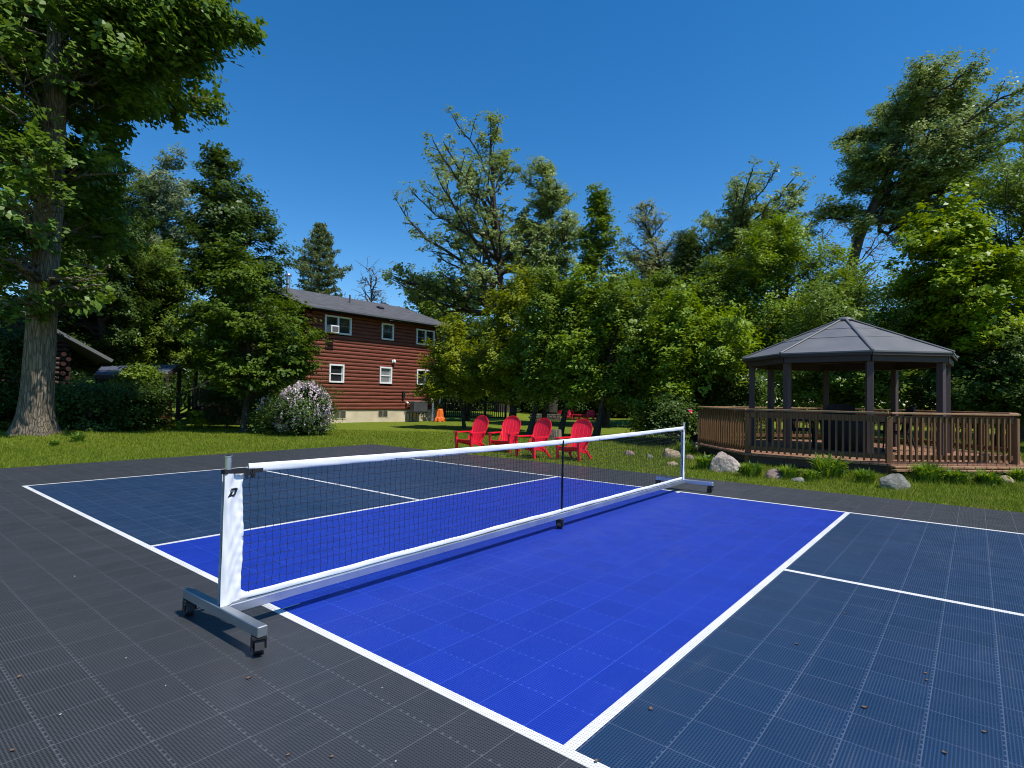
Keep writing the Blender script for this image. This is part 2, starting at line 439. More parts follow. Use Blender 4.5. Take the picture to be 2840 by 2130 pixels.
def tree(name, label, cat, D, prof, base=None, trunk=None, tr=.15, nl=14, nt=200, lpt=60, size=.14, sig=.30, mat=None, bark=None,
         up=.6, rise=.6, seed=1, group=None, bias=.42, twig=.012, taper=.3, lobes=(), wid=.6, flat=.6, trunk_pts=None, z0=None, limb_r=.35, droop=.15, tw_draw=True, rsides=8, lump=.26, gap=.42, gs=1.0, cut=None, hug=None, wob=.025, shoots=.3, mult=1.7, lsz=.74, jit=.34, sub=0, spr=6, sbl=.30, sp0=.22, twl=.38):
    """trunk with limbs and twigs; leaves stand along the twigs inside an outline measured from the photo"""
    rng = np.random.default_rng(seed)
    rows = crown_rows(prof, D)
    zlo, zhi = rows[0, 0], rows[-1, 0]
    if base is None:
        c = rows[0]; base = np.array([c[1], c[2], float(hgt(c[1], c[2]))])
    else:
        base = np.array([base[0], base[1], float(hgt(base[0], base[1]))])
    ip = lambda z, k: np.interp(z, rows[:, 0], rows[:, k])
    root = thing(name, label, cat, base, 0, group)
    # outline samples
    ph = rng.uniform(0, 6.28, 8)
    def sample(n, bi):
        out = np.zeros((0, 3)); rm = rows[:, 3].max()
        while len(out) < n:
            m = n*4; z = rng.uniform(zlo, zhi, m); r = ip(z, 3)
            keep = rng.uniform(0, 1, m) < (r/rm)**1.3+.04; z = z[keep]; r = r[keep]; m = len(z)
            a = rng.uniform(0, 6.283, m)
            lm = 1+lump*(np.sin(2*a+ph[0]+z*1.1)+np.sin(3*a+ph[1]-z*1.7)+.8*np.sin(5*a+ph[2]+z*2.6)+np.sin(z*3.1+ph[3]))/2.2
            q = r*np.clip(lm, .5, 1.12)*rng.uniform(0, 1, m)**bi
            out = np.vstack([out, np.stack([ip(z, 1)+q*np.cos(a), ip(z, 2)+q*np.sin(a), z], 1)])
        return out[:n]
    # trunk line
    if trunk_pts is not None: tp = np.array(trunk_pts, float)
    else:
        zt = zlo+(zhi-zlo)*.93; zz = np.linspace(0, 1, 9)
        tp = []
        for q in zz:
            z = base[2]+(zt-base[2])*q
            tx, ty = ip(max(z, zlo), 1), ip(max(z, zlo), 2)
            w = min(1, max(0, (z-base[2])/(zlo+.45*(zhi-zlo)-base[2]+1e-6)))
            tp.append([base[0]*(1-w)+tx*w+rng.normal()*tr*.5*q, base[1]*(1-w)+ty*w+rng.normal()*tr*.5*q, z])
        tp = np.array(tp)
    th = (tp[:, 2]-tp[0, 2])/(tp[-1, 2]-tp[0, 2]); trr = tr*(1-(1-taper*.4)*th**.9); trr[0] = tr*1.35
    trr[-1] *= .5
    B = MB(); B.tube(tp-base, trr, rsides)
    seg = []; 
    fz = z0 if z0 is not None else zlo
    tgt = sample(nl, .22)
    for L in lobes:
        tgt = np.vstack([tgt, [at(L[0]*K, L[1]*K, L[2])]])
    if sub:
        for L in lobes:
            ce = at(L[0]*K, L[1]*K, L[2]); rr_ = np.array([L[3], L[3], L[4]])*K*L[2]/FPX; m_ = max(2, L[5]//4)
            tgt = np.vstack([tgt, ce+rng.normal(size=(m_, 3))*rr_*.45])
    for q in tgt:
        hd = math.hypot(q[0]-np.interp(q[2], tp[:, 2], tp[:, 0]), q[1]-np.interp(q[2], tp[:, 2], tp[:, 1]))
        re_ = rise*(.15+1.2*(q[2]-zlo)/(zhi-zlo))
        za = np.clip(q[2]-re_*hd-.1, min(fz, q[2]), tp[-1, 2]*.97+tp[0, 2]*.03); za = max(za, tp[0, 2]+.3)
        a = np.array([np.interp(za, tp[:, 2], tp[:, k]) for k in range(3)])
        ra = np.interp(za, tp[:, 2], trr)
        c = (a+q)/2+np.array([0, 0, -.12*hd*rise])+rng.normal(size=3)*.08*hd
        pts = bez(a, c, q, 9); pts[1:-1] += rng.normal(size=(7, 3))*wob*np.linalg.norm(q-a)
        rr = np.linspace(max(ra*limb_r*2*min(1, .4+hd/6), twig*2), twig*1.2, 9)
        B.tube(pts-base, rr, 6, cap=False); seg.append((pts, rr))
    if sub:
        zz = np.linspace(tp[0, 2]+(tp[-1, 2]-tp[0, 2])*.72, tp[-1, 2], 9); up_ = np.stack([np.interp(zz, tp[:, 2], tp[:, k]) for k in range(3)], 1)
        for _ in range(2): seg.append((up_, np.interp(zz, tp[:, 2], trr)*.4))
    SP = np.vstack([s[0][2:] for s in seg]+[tp[len(tp)//2:]])
    g = sample(int(nt/(1-gap)*1.15), bias); fq = 4.2/(rows[:, 3].max()*.5+.8)*gs; hz = 1.5 if flat < .5 else 1.15
    nz = (np.sin(g[:, 0]*fq+ph[4]+1.3*np.sin(g[:, 1]*fq*.8))+np.sin(g[:, 1]*fq*1.13+ph[5]+1.3*np.sin(g[:, 2]*fq*hz))+np.sin(g[:, 2]*fq*hz*1.2+ph[6]+1.3*np.sin(g[:, 0]*fq*.9)))
    if cut is not None: k_ = cut(g, rng); g, nz = g[k_], nz[k_]
    tw = g[np.argsort(-nz)[:nt]]
    for L in lobes:
        cen = at(L[0]*K, L[1]*K, L[2]); rr_ = np.array([L[3], L[3], L[4]])*K*L[2]/FPX
        g = rng.normal(size=(L[5], 3)); g = g/np.linalg.norm(g, axis=1)[:, None]*rng.uniform(0, 1, (L[5], 1))**.45
        tw = np.vstack([tw, cen+g*rr_])
    leafP, leafN = [], []
    rmax = rows[:, 3].max()
    def spray(pts, n, sg, q):
        t = rng.uniform(.35, 1.1, n)**.8
        k = np.clip(t*(len(pts)-1), 0, len(pts)-1.001).astype(int); fr = (t*(len(pts)-1)-k)[:, None]
        pp = pts[k]*(1-fr)+pts[k+1]*fr
        leafP.append(pp+rng.normal(size=(n, 3))*sg*np.array([1, 1, flat])*rng.uniform(.6, 1.2))
        o = q-np.array([ip(q[2], 1), ip(q[2], 2), q[2]-.3*rmax]); o = o/(np.linalg.norm(o)+1e-6)
        nn = o*.55+np.array([0, 0, .55+up*.5])+rng.normal(size=3)*.38
        leafN.append(np.tile(nn/np.linalg.norm(nn), (n, 1)))
    if sub:                                                 # limbs carry side branches, side branches carry leafy twigs
        for pts, rr in seg:
            L = np.linalg.norm(np.diff(pts, axis=0), axis=1).sum()
            m = max(4, int(round(sub*(.45+.55*min(1.6, L/(rmax+.1))))))
            for f in np.linspace(sp0, 1.0, m)+rng.normal(size=m)*.02:
                f = min(max(f, .1), .999); k = int(f*8); c0 = pts[k]*(1-(f*8-k))+pts[k+1]*(f*8-k)
                ld = pts[k+1]-pts[k]; ld /= np.linalg.norm(ld)+1e-9
                sd = np.cross(ld, rng.normal(size=3)); sd /= np.linalg.norm(sd)+1e-9
                an = rng.uniform(.5, 1.05) if f < .93 else rng.uniform(0, .45)
                dv = ld*math.cos(an)+sd*math.sin(an)+np.array([0, 0, .12-.22*droop])
                bl = max(.3*twl/.38, sbl*L*(1.2-f)*rng.uniform(.6, 1.3)); e = c0+dv*bl
                zz_ = min(max(e[2], zlo), zhi); rad_ = ip(zz_, 3)*1.12+.15; off = e[:2]-np.array([ip(zz_, 1), ip(zz_, 2)]); on = np.linalg.norm(off)
                if on > rad_ or e[2] > zhi+.3:
                    bl *= .55; e = c0+dv*bl
                bp = bez(c0, c0+dv*bl*.5+np.array([0, 0, .08*bl]), e-np.array([0, 0, .05*bl*droop]), 5)
                if cut is not None and not cut(e[None], rng)[0]: continue
                B.tube(bp-base, np.linspace(min(rr[k]*.6, twig*2.2), twig*.7, 5), 4, cap=False)
                ns = max(2, int(spr*(.5+.5*min(1.5, bl/.9))))
                for g_ in np.linspace(.3, 1.0, ns):
                    j = min(3, int(g_*4)); q0 = bp[j]*(1-(g_*4-j))+bp[j+1]*(g_*4-j)
                    tv = rng.normal(size=3)*np.array([1, 1, .55])+dv*.7+np.array([0, 0, .15-.5*droop]); tv *= twl*rng.uniform(.5, 1.3)/(np.linalg.norm(tv)+1e-6)
                    spray(np.array([q0, q0+tv*.5, q0+tv]), max(3, int(lpt*rng.uniform(.6, 1.5))), sig, q0+tv)
        tw = tw[:0]; shoots = 0; hug = None
    for q in tw:
        dd = np.linalg.norm(SP-q, axis=1)+np.maximum(0, SP[:, 2]-q[2])*.6
        a = SP[np.argmin(dd)]
        d = np.linalg.norm(q-a)
        if hug and d > hug: q = a+(q-a)*(hug/d)*(.7+.6*rng.uniform()); d = np.linalg.norm(q-a)
        c = (a+q)/2+np.array([0, 0, .12*d])+rng.normal(size=3)*.06*d
        pts = bez(a, c, q, 5)
        if tw_draw: B.tube(pts-base, np.linspace(twig, twig*.35, 5), 4, cap=False)
        if d > 1.6: pts = bez(pts[-1]+(pts[-3]-pts[-1])*min(1, 1.2/d), pts[-2], pts[-1], 4)
        spray(pts, max(4, int(lpt*mult*rng.uniform(.5, 1.5))), sig, q)
    if hug:
        for pts, rr in seg:
            L = np.linalg.norm(pts[-1]-pts[0])
            for f in np.linspace(.45, 1.0, max(3, int(L/.55))):
                k = min(7, int(f*8)); c0 = pts[k]*(1-(f*8-k))+pts[k+1]*(f*8-k)
                dv = rng.normal(size=3)*np.array([1, 1, .6]); dv = dv/np.linalg.norm(dv)*rng.uniform(.3, .8)*hug+(pts[-1]-pts[-3])*.3
                tp_ = bez(c0, c0+dv*.5+np.array([0, 0, .05]), c0+dv, 4); B.tube(tp_-base, np.linspace(twig*.8, twig*.3, 4), 4, cap=False)
                spray(tp_, max(4, int(lpt*mult*rng.uniform(.5, 1.2))), sig*.9, c0+dv)
    for _ in range(int(nt*shoots)):                         # ragged tips past the outline
        z = zlo+(zhi-zlo)*rng.uniform(0, 1)**.8; az = rng.uniform(0, 6.283); r = ip(z, 3)*rng.uniform(.8, 1.0)
        if rng.uniform() > (r/rmax)**.7+.1: continue
        o = np.array([math.cos(az), math.sin(az), 0]); a = np.array([ip(z, 1), ip(z, 2), z])+o*r
        if cut is not None and not cut(a[None], rng)[0]: continue
        L = min(.22*rmax+.25, 1.1)*rng.uniform(.5, 1.3); dv = o*.75+np.array([0, 0, rise*.9*(.2+(z-zlo)/(zhi-zlo))-.25])+rng.normal(size=3)*.25
        q = a+dv*L; pts = bez(a-dv*L*.5, a+np.array([0, 0, .05]), q-np.array([0, 0, droop*.3*L]), 5)
        B.tube(pts-base, np.linspace(twig, twig*.35, 5), 4, cap=False)
        spray(pts, max(4, int(lpt*mult*.5*rng.uniform(.5, 1.4))), sig*.5, q)
    P = np.vstack(leafP); N_ = np.vstack(leafN); k_ = P[:, 2] > base[2]+.05
    P, N_ = P[k_], N_[k_]
    B.build('trunk', bark or MT['bark_dark'], root)
    quad_object('crown', leaf_quads(P, size*lsz, rng, up, wid, droop=droop, N=N_, jit=jit)-base, mat, root)
    return root

MT['lf_big'] = leaf_mat('maple_leaf_green', (0.064, 0.122, 0.020), (0.164, 0.257, 0.040))
MT['lf_gray'] = leaf_mat('silvery_leaf', (0.117, 0.171, 0.081), (0.270, 0.324, 0.171))
MT['lf_dark'] = leaf_mat('dark_glossy_leaf', (0.039, 0.076, 0.017), (0.091, 0.152, 0.027))
MT['lf_bright'] = leaf_mat('bright_leaf', (0.121, 0.193, 0.016), (0.243, 0.347, 0.029))
MT['lf_lime'] = leaf_mat('lime_leaf', (0.128, 0.220, 0.009), (0.292, 0.374, 0.018))
MT['lf_yellow'] = leaf_mat('yellow_green_leaf', (0.165, 0.198, 0.012), (0.312, 0.372, 0.024))
MT['lf_mid'] = leaf_mat('mid_green_leaf', (0.100, 0.156, 0.019), (0.198, 0.291, 0.035))
MT['lf_oak'] = leaf_mat('young_oak_leaf', (0.159, 0.219, 0.062), (0.300, 0.375, 0.125))
MT['lf_olive'] = leaf_mat('olive_sparse_leaf', (0.165, 0.195, 0.065), (0.331, 0.338, 0.130))
MT['lf_conif'] = leaf_mat('conifer_needles', (0.038, 0.078, 0.019), (0.095, 0.144, 0.034))
MT['lf_pine'] = leaf_mat('pine_needles', (0.082, 0.121, 0.039), (0.187, 0.220, 0.077))
MT['lf_bare'] = leaf_mat('budding_twigs', (.16, .13, .11), (.26, .21, .17))
MT['lf_shrub'] = leaf_mat('shrub_leaf', (0.036, 0.074, 0.016), (0.095, 0.156, 0.026))
MT['lf_maple'] = leaf_mat('maple_leaf', (0.056, 0.104, 0.013), (0.135, 0.205, 0.022))
MT['flower'] = leaf_mat('lilac_blossom', (.62, .46, .52), (.90, .80, .80), .6, .2)

# --- big shade tree at the left, trunk in full view
def big_tree():
    D = 15.3
    pts = [(75, 952), (77, 900), (81, 850), (86, 760), (91, 680), (96, 600), (100, 520), (106, 440), (112, 340), (118, 230), (124, 110), (130, -40), (136, -220)]
    wid_ = [72, 62, 57, 53, 50, 49, 48, 50, 46, 42, 38, 30, 20]
    g0 = at(75*K, 948*K, D); base = np.array([g0[0], g0[1], float(hgt(g0[0], g0[1]))])
    tp = np.array([at(x*K, y*K, D) for x, y in pts]); tp[0, 2] = base[2]-.05
    rr = np.array(wid_)/2*K*D/FPX
    t = tree('shade_tree', 'huge shade tree with a thick flared gray trunk at the left edge of the lawn', 'tree', D,
             [(-560, -60, 250), (-380, -220, 340), (-160, -320, 380), (0, -340, 400), (150, -330, 350), (330, -300, 345), (430, -260, 290), (520, -240, 190), (600, -200, 60)],
             base=base[:2], trunk_pts=tp, tr=rr[4], nl=74, nt=300, sub=12, spr=7, sbl=.34, twl=.55, lpt=21, size=.235, sig=.13, mat=MT['lf_big'], bark=MT['bark'], up=.35, rise=.25, seed=11,
             bias=.44, shoots=.25, twig=.016, wid=.72, flat=.75, z0=4.5, droop=.55, limb_r=.16, lump=.26, cut=lambda g, rg: ~((np.abs(g[:, 0]-base[0]-.2) < 1.3+.1*g[:, 2]) & (g[:, 1] < base[1]-.2) & (g[:, 2] < np.minimum(9., 4.0+1.88*(base[1]-g[:, 1]))) & (rg.uniform(0, 1, len(g)) < .93)),
             lobes=[(440, 25, 14.8, 95, 38, 30), (500, 60, 14.6, 50, 40, 16), (340, 60, 15, 90, 60, 34), (240, 610, 14.6, 62, 36, 20), (190, 650, 14.8, 40, 20, 10), (20, 560, 13.5, 50, 70, 30), (10, 660, 13.5, 40, 40, 16), (40, 330, 12.8, 70, 60, 34), (60, 430, 12.8, 60, 40, 22)])
    # replace the trunk's lower stem by a furrowed, flared one
    n = 72; rng = np.random.default_rng(4); B = MB()
    zs = np.linspace(0, 1, 90)
    yy = np.interp(zs, np.linspace(0, 1, len(pts)), np.arange(len(pts)))
    cen = np.array([np.interp(np.linspace(tp[0, 2], tp[-1, 2], 90), tp[:, 2], tp[:, k]) for k in range(3)]).T
    rad = np.interp(cen[:, 2], tp[:, 2], rr)
    ph = rng.uniform(0, 6.28, 12); vs = []
    for i in range(90):
        h = cen[i, 2]-base[2]
        for j in range(n):
            a = 2*math.pi*j/n
            fl = math.exp(-max(h, 0)/.35)*(.18+.26*max(0, math.sin(3*a+ph[0]))**1.5+.18*max(0, math.sin(5*a+ph[1]))**2)
            rg = .012*math.sin(19*a+ph[2]+1.3*math.sin(h*1.7))+.010*math.sin(31*a+ph[3]+1.1*math.sin(h*2.3+1))+.02*math.sin(4*a+h*.6)
            q = rad[i]*(1+rg*1.6)+fl*rad[0]*.95
            vs.append(cen[i]+np.array([q*math.cos(a), q*math.sin(a), 0])-base)
    fs = [(i*n+j, i*n+(j+1) % n, i*n+n+(j+1) % n, i*n+n+j) for i in range(89) for j in range(n)]
    B.add(vs, fs, True); B.build('bark', MT['bark'], [c for c in t.children if c.name.startswith('trunk')][0])
big_tree()

G_L, G_R = 'trees on the left behind the big trunk', 'trees around the gazebo'
OR, OA = 'ornamental trees in the row by the red chairs', 'tall open trees on the skyline'
tree('willow_tree', 'tall silvery green tree between the big trunk and the dark pyramidal tree', 'tree', 33,
     [(315, 345, 405), (350, 300, 418), (400, 255, 425), (500, 180, 432), (600, 150, 440), (700, 140, 430), (800, 140, 420)], tr=.35, nl=84, nt=620, lpt=18, size=.22, sig=0.15, mat=MT['lf_gray'], seed=21, bias=.35, group=G_L, droop=.8, up=.3, sub=11, spr=6, sbl=0.33, twl=0.45, twig=0.012, rise=0.7)
tree('broadleaf_tree', 'deep green tree filling the gap just right of the big trunk', 'tree', 27,
     [(330, 120, 250), (420, 90, 300), (520, 80, 310), (640, 90, 330), (740, 110, 320), (800, 140, 300)], tr=.3, nl=84, nt=430, lpt=18, size=.2, sig=0.15, mat=MT['lf_dark'], seed=22, bias=.35, group=G_L, sub=11, spr=6, sbl=0.33, twl=0.45, twig=0.012, rise=0.7)
tree('broadleaf_tree', 'shaded tree at the far left edge behind the big trunk', 'tree', 26,
     [(300, -120, 60), (420, -200, 90), (560, -200, 90), (700, -180, 80), (860, -150, 60)], tr=.3, nl=70, nt=420, lpt=18, size=.2, sig=0.15, mat=MT['lf_dark'], seed=23, bias=.35, group=G_L, sub=11, spr=6, sbl=0.33, twl=0.45, twig=0.012, rise=0.7)
tree('broadleaf_tree', 'fresh green tree above the covered walkway roof', 'tree', 30,
     [(520, 300, 400), (600, 250, 430), (680, 200, 440), (760, 180, 440), (800, 180, 420)], tr=.25, nl=76, nt=380, lpt=17, size=.19, sig=0.15, mat=MT['lf_mid'], seed=24, bias=.35, group=G_L, sub=11, spr=6, sbl=0.33, twl=0.45, twig=0.012, rise=0.7)
tree('sweetgum_tree', 'tall dark pyramidal tree with a pointed top left of the log house', 'tree', 23.5,
     [(316, 452, 462), (340, 446, 485), (370, 440, 520), (405, 436, 550), (450, 430, 562), (500, 424, 594), (560, 416, 618), (620, 415, 600), (700, 410, 595), (790, 420, 600)], tr=.2, nl=92, nt=640, lpt=15, gap=.16, size=0.21, sig=0.12, mat=MT['lf_dark'], seed=31, bias=.38, group=G_L, rise=0.35, lump=.12, sub=9, spr=6, sbl=0.34, twl=0.4, twig=0.01)
tree('maple_tree', 'bright sunlit maple with a thin dark trunk in front of the log house', 'tree', 19.5,
     [(525, 462, 500), (560, 452, 535), (600, 442, 580), (650, 430, 630), (705, 415, 672), (740, 400, 676), (775, 405, 668), (810, 445, 655), (845, 460, 620)], base=gnd(678, 1196), tr=.13, nl=60, nt=330, lpt=15, size=0.19, sig=0.11, mat=MT['lf_maple'], gap=.5, seed=32, bias=.36, group=G_L, rise=0.3, flat=.45, z0=1.6, sub=10, spr=6, sbl=0.36, twl=0.34, twig=0.008)
def pine():
    D = 50; rng = np.random.default_rng(41)
    rows = crown_rows([(482, 679, 687), (505, 664, 706), (530, 655, 714), (560, 645, 724), (585, 630, 744), (610, 635, 740), (650, 645, 730)], D)
    b0 = np.array([rows[0, 1], rows[0, 2], 0.]); t = thing('white_pine', 'conical pine rising behind the log house roof', 'tree', b0)
    B = MB(); top = rows[-1, 0]; B.tube([(0, 0, 0), (0, 0, top*.6), (0, 0, top)], [.3, .16, .03], 8); V = []
    z = rows[0, 0]-1.0
    while z < top-.15:
        r = np.interp(z, rows[:, 0], rows[:, 3]); n = 8 if r > 1 else 6; a0 = rng.uniform(0, 6.28)
        for k in range(n):
            a = a0+k*6.283/n+rng.normal()*.18; L = r*rng.uniform(.62, 1.18); dr = np.array([math.cos(a), math.sin(a), 0])
            p0 = np.array([0, 0, z]); p1 = p0+dr*L*.6+np.array([0, 0, .05*L]); p2 = p0+dr*L+np.array([0, 0, .22*L])
            pts = bez(p0, p1, p2, 6); B.tube(pts, np.linspace(.05, .015, 6), 4, cap=False)
            m = int(30+55*L); q = rng.uniform(.25, 1.05, m); i = np.clip(q*5, 0, 4.999).astype(int); fr = (q*5-i)[:, None]; pp = pts[i]*(1-fr)+pts[i+1]*fr
            wv = (.10+.34*(1.1-q))*min(1, .35+L*.3); V.append(pp+rng.normal(size=(m, 3))*np.stack([wv, wv, .10+0*wv], 1)+np.array([0, 0, .06]))
        z += .62*(.7+.3*min(1, r/2))
    B.build('trunk', MT['bark_dark'], t); quad_object('crown', leaf_quads(np.vstack(V), .36, rng, .5, .22), MT['lf_pine'], t)
pine()
tree('budding_tree', 'thin nearly bare tree behind the house roof', 'tree', 52,
     [(572, 790, 802), (600, 775, 822), (640, 765, 836), (680, 760, 845)], tr=.14, nl=22, nt=120, lpt=5, size=.16, sig=.25, mat=MT['lf_bare'], seed=42, shoots=.2, mult=1, lsz=1, bias=.4, rise=1.3, twig=.03)
tree('oak_tree', 'tall open oak with long bare limbs against the sky, left of centre', 'tree', 40,
     [(246, 1048, 1075), (275, 943, 1105), (310, 922, 1130), (340, 908, 1138), (390, 900, 1155), (435, 845, 1170), (475, 845, 1178), (540, 885, 1190), (590, 812, 1185), (620, 838, 1170), (650, 900, 1130)],
     base=at(1085*K, 860*K, 40)[:2], trunk_pts=[at(x*K, y*K, 40) for x, y in ((1085, 890), (1084, 760), (1082, 640), (1078, 540), (1068, 440), (1060, 330), (1060, 262))], tr=.40, nl=46, nt=460, lpt=14, gap=.05, hug=.8, wob=.02, size=0.27, sig=0.13, mat=MT['lf_oak'], bark=MT['bark_dark'], seed=51, bias=0.2, rise=0.9, twig=0.028, group=OA, z0=6, lump=.3, limb_r=.3,
     lobes=[(850, 596, 40, 34, 14, 10)], sub=10, spr=5, sbl=0.33, twl=0.5)
tree('oak_tree', 'second open oak, lower and right of the tallest oak', 'tree', 42,
     [(346, 1150, 1205), (370, 1120, 1232), (405, 1105, 1252), (450, 1100, 1260), (520, 1095, 1262), (590, 1100, 1262), (660, 1120, 1250)],
     trunk_pts=[at(x*K, y*K, 42) for x, y in ((1192, 890), (1194, 700), (1196, 560), (1192, 450), (1182, 370))], base=at(1192*K, 860*K, 42)[:2], tr=.32, nl=46, nt=330, lpt=15, gap=.05, hug=.8, size=0.27, sig=0.15, mat=MT['lf_oak'], seed=52, bias=0.2, rise=.6, twig=0.028, group=OA, z0=7, lump=.28, sub=9, spr=6, sbl=0.36, twl=0.5)
tree('broadleaf_tree', 'small far tree seen between the house roof and the oak', 'tree', 52,
     [(610, 885, 985), (650, 872, 1010), (700, 870, 1040), (780, 880, 1040)], tr=.25, nl=50, nt=260, lpt=14, size=0.34, sig=0.22, mat=MT['lf_mid'], seed=53, bias=.35, sub=9, spr=6, sbl=0.34, twl=0.6, twig=0.015)
tree('poplar_tree', 'narrow spire shaped tree rising above the ornamental row', 'tree', 29,
     [(408, 1288, 1294), (440, 1278, 1306), (480, 1268, 1322), (520, 1262, 1340), (560, 1250, 1352), (640, 1230, 1370), (740, 1215, 1390), (820, 1220, 1380)], tr=.16, nl=74, nt=560, lpt=15, gap=.12, size=0.21, sig=0.12, mat=MT['lf_mid'], seed=61, bias=.4, rise=1.5, shoots=.15, lump=.06, droop=.5, sub=9, spr=6, sbl=0.34, twl=0.38, twig=0.01)
tree('crabapple_tree', 'yellow green ornamental tree at the right end of the log house', 'tree', 23.6,
     [(688, 965, 1000), (720, 940, 1035), (760, 932, 1058), (810, 910, 1062), (850, 915, 1050)], base=gnd(1288, 1187), tr=.07, nl=40, nt=260, lpt=15, size=0.165, sig=0.1, mat=MT['lf_yellow'], seed=71, gap=.5, bias=.36, group=OR, z0=1.5, sub=10, spr=6, sbl=0.34, twl=0.3, twig=0.007, rise=0.95, limb_r=0.25, flat=0.7)
tree('crabapple_tree', 'tall ornamental tree behind the second red chair from the left', 'tree', 22,
     [(585, 1090, 1175), (630, 1060, 1200), (690, 1040, 1215), (760, 1030, 1210), (820, 1045, 1200), (868, 1070, 1180)], base=gnd(1416, 1196), tr=.16, nl=52, nt=420, lpt=15, size=0.165, sig=0.1, mat=MT['lf_yellow'], seed=72, gap=.5, bias=.36, group=OR, z0=1.6, sub=10, spr=6, sbl=0.34, twl=0.3, twig=0.007, rise=0.95, limb_r=0.25, flat=0.7)
tree('crabapple_tree', 'dense ornamental tree behind the third red chair from the left', 'tree', 19.8,
     [(600, 1150, 1230), (640, 1125, 1255), (700, 1110, 1275), (790, 1105, 1275), (855, 1120, 1255)], base=gnd(1467, 1207), tr=.10, nl=44, nt=420, lpt=15, size=0.165, sig=0.1, mat=MT['lf_mid'], seed=73, gap=.5, bias=.36, group=OR, z0=1.5, sub=10, spr=6, sbl=0.34, twl=0.3, twig=0.007, rise=0.95, limb_r=0.25, flat=0.7)
tree('crabapple_tree', 'ornamental tree behind the gap between the third and fourth red chairs', 'tree', 19.4,
     [(590, 1205, 1275), (650, 1180, 1320), (720, 1170, 1345), (800, 1175, 1345), (862, 1190, 1320)], base=gnd(1552, 1210), tr=.10, nl=44, nt=430, lpt=15, size=0.165, sig=0.1, mat=MT['lf_bright'], seed=74, gap=.5, bias=.36, group=OR, z0=1.5, sub=10, spr=6, sbl=0.34, twl=0.3, twig=0.007, rise=0.95, limb_r=0.25, flat=0.7)
tree('crabapple_tree', 'ornamental tree whose trunk leans right behind the rightmost near red chair', 'tree', 18.7,
     [(610, 1300, 1370), (660, 1270, 1420), (730, 1255, 1450), (800, 1260, 1450), (860, 1280, 1420)], base=gnd(1652, 1216), trunk_pts=[gnd(1652, 1216)]+[at(x, y, 18.7) for x, y in ((1664, 1150), (1676, 1080), (1690, 1000), (1715, 900), (1730, 820))], tr=.11, nl=46, nt=430, lpt=15, size=0.165, sig=0.1, mat=MT['lf_mid'], seed=76, gap=.5, bias=.36, group=OR, z0=1.5, sub=10, spr=6, sbl=0.34, twl=0.3, twig=0.007, rise=0.95, limb_r=0.25, flat=0.7)
tree('crabapple_tree', 'broad ornamental tree just left of the gazebo railing', 'tree', 17.8,
     [(640, 1440, 1530), (690, 1400, 1590), (750, 1380, 1612), (810, 1385, 1612), (868, 1405, 1590)], base=at(1500*K, 900*K, 17.8)[:2], tr=.10, nl=52, nt=480, lpt=15, size=0.165, sig=0.1, mat=MT['lf_bright'], seed=75, gap=.5, bias=.36, group=OR, z0=1.4, sub=10, spr=6, sbl=0.34, twl=0.3, twig=0.007, rise=0.95, limb_r=0.25, flat=0.7)
tree('budding_tree', 'sparse leaning tree on the skyline right of the spire tree', 'tree', 45,
     [(432, 1390, 1405), (465, 1360, 1430), (510, 1345, 1450), (560, 1345, 1470), (610, 1370, 1490)], trunk_pts=[at(x*K, y*K, 45) for x, y in ((1468, 890), (1462, 700), (1448, 630), (1425, 570), (1405, 510), (1395, 450))], base=at(1468*K, 860*K, 45)[:2], tr=.28, nl=44, nt=300, lpt=9, size=0.24, sig=0.13, mat=MT['lf_olive'], gap=.05, hug=.8, seed=81, bias=.45, rise=.8, twig=0.03, group=OA, z0=8, sub=8, spr=5, sbl=0.32, twl=0.5)
tree('cedar_tree', 'dark narrow evergreen between the sparse skyline trees', 'tree', 40,
     [(508, 1478, 1490), (540, 1464, 1505), (580, 1456, 1520), (620, 1450, 1530), (680, 1455, 1530)], tr=.2, nl=24, nt=260, lpt=60, size=.26, sig=.36, mat=MT['lf_conif'], seed=82, bias=.4, wid=.3)
tree('oak_tree', 'open two stemmed oak on the skyline left of the gazebo roof', 'tree', 40,
     [(384, 1680, 1715), (402, 1500, 1722), (440, 1470, 1742), (480, 1468, 1755), (530, 1490, 1755), (580, 1520, 1700), (620, 1540, 1680)], trunk_pts=[at(x*K, y*K, 40) for x, y in ((1600, 890), (1600, 740), (1595, 660), (1590, 590), (1598, 500), (1600, 420))], base=at(1600*K, 860*K, 40)[:2], tr=.32, nl=54, nt=340, lpt=13, gap=.05, hug=.8, size=0.27, sig=0.13, mat=MT['lf_oak'], seed=83, bias=.48, rise=.9, twig=0.03, group=OA, z0=8, lump=.34, limb_r=.34, sub=9, spr=6, sbl=0.32, twl=0.5)
tree('maple_tree', 'dense fresh green maple behind the left side of the gazebo roof', 'tree', 25,
     [(478, 1655, 1700), (510, 1625, 1755), (560, 1590, 1795), (620, 1560, 1830), (700, 1545, 1850), (790, 1560, 1850)], tr=.2, nl=84, nt=620, lpt=17, size=.17, sig=0.15, mat=MT['lf_bright'], seed=84, bias=.34, group=G_R, sub=11, spr=6, sbl=0.33, twl=0.45, twig=0.012, rise=0.7)
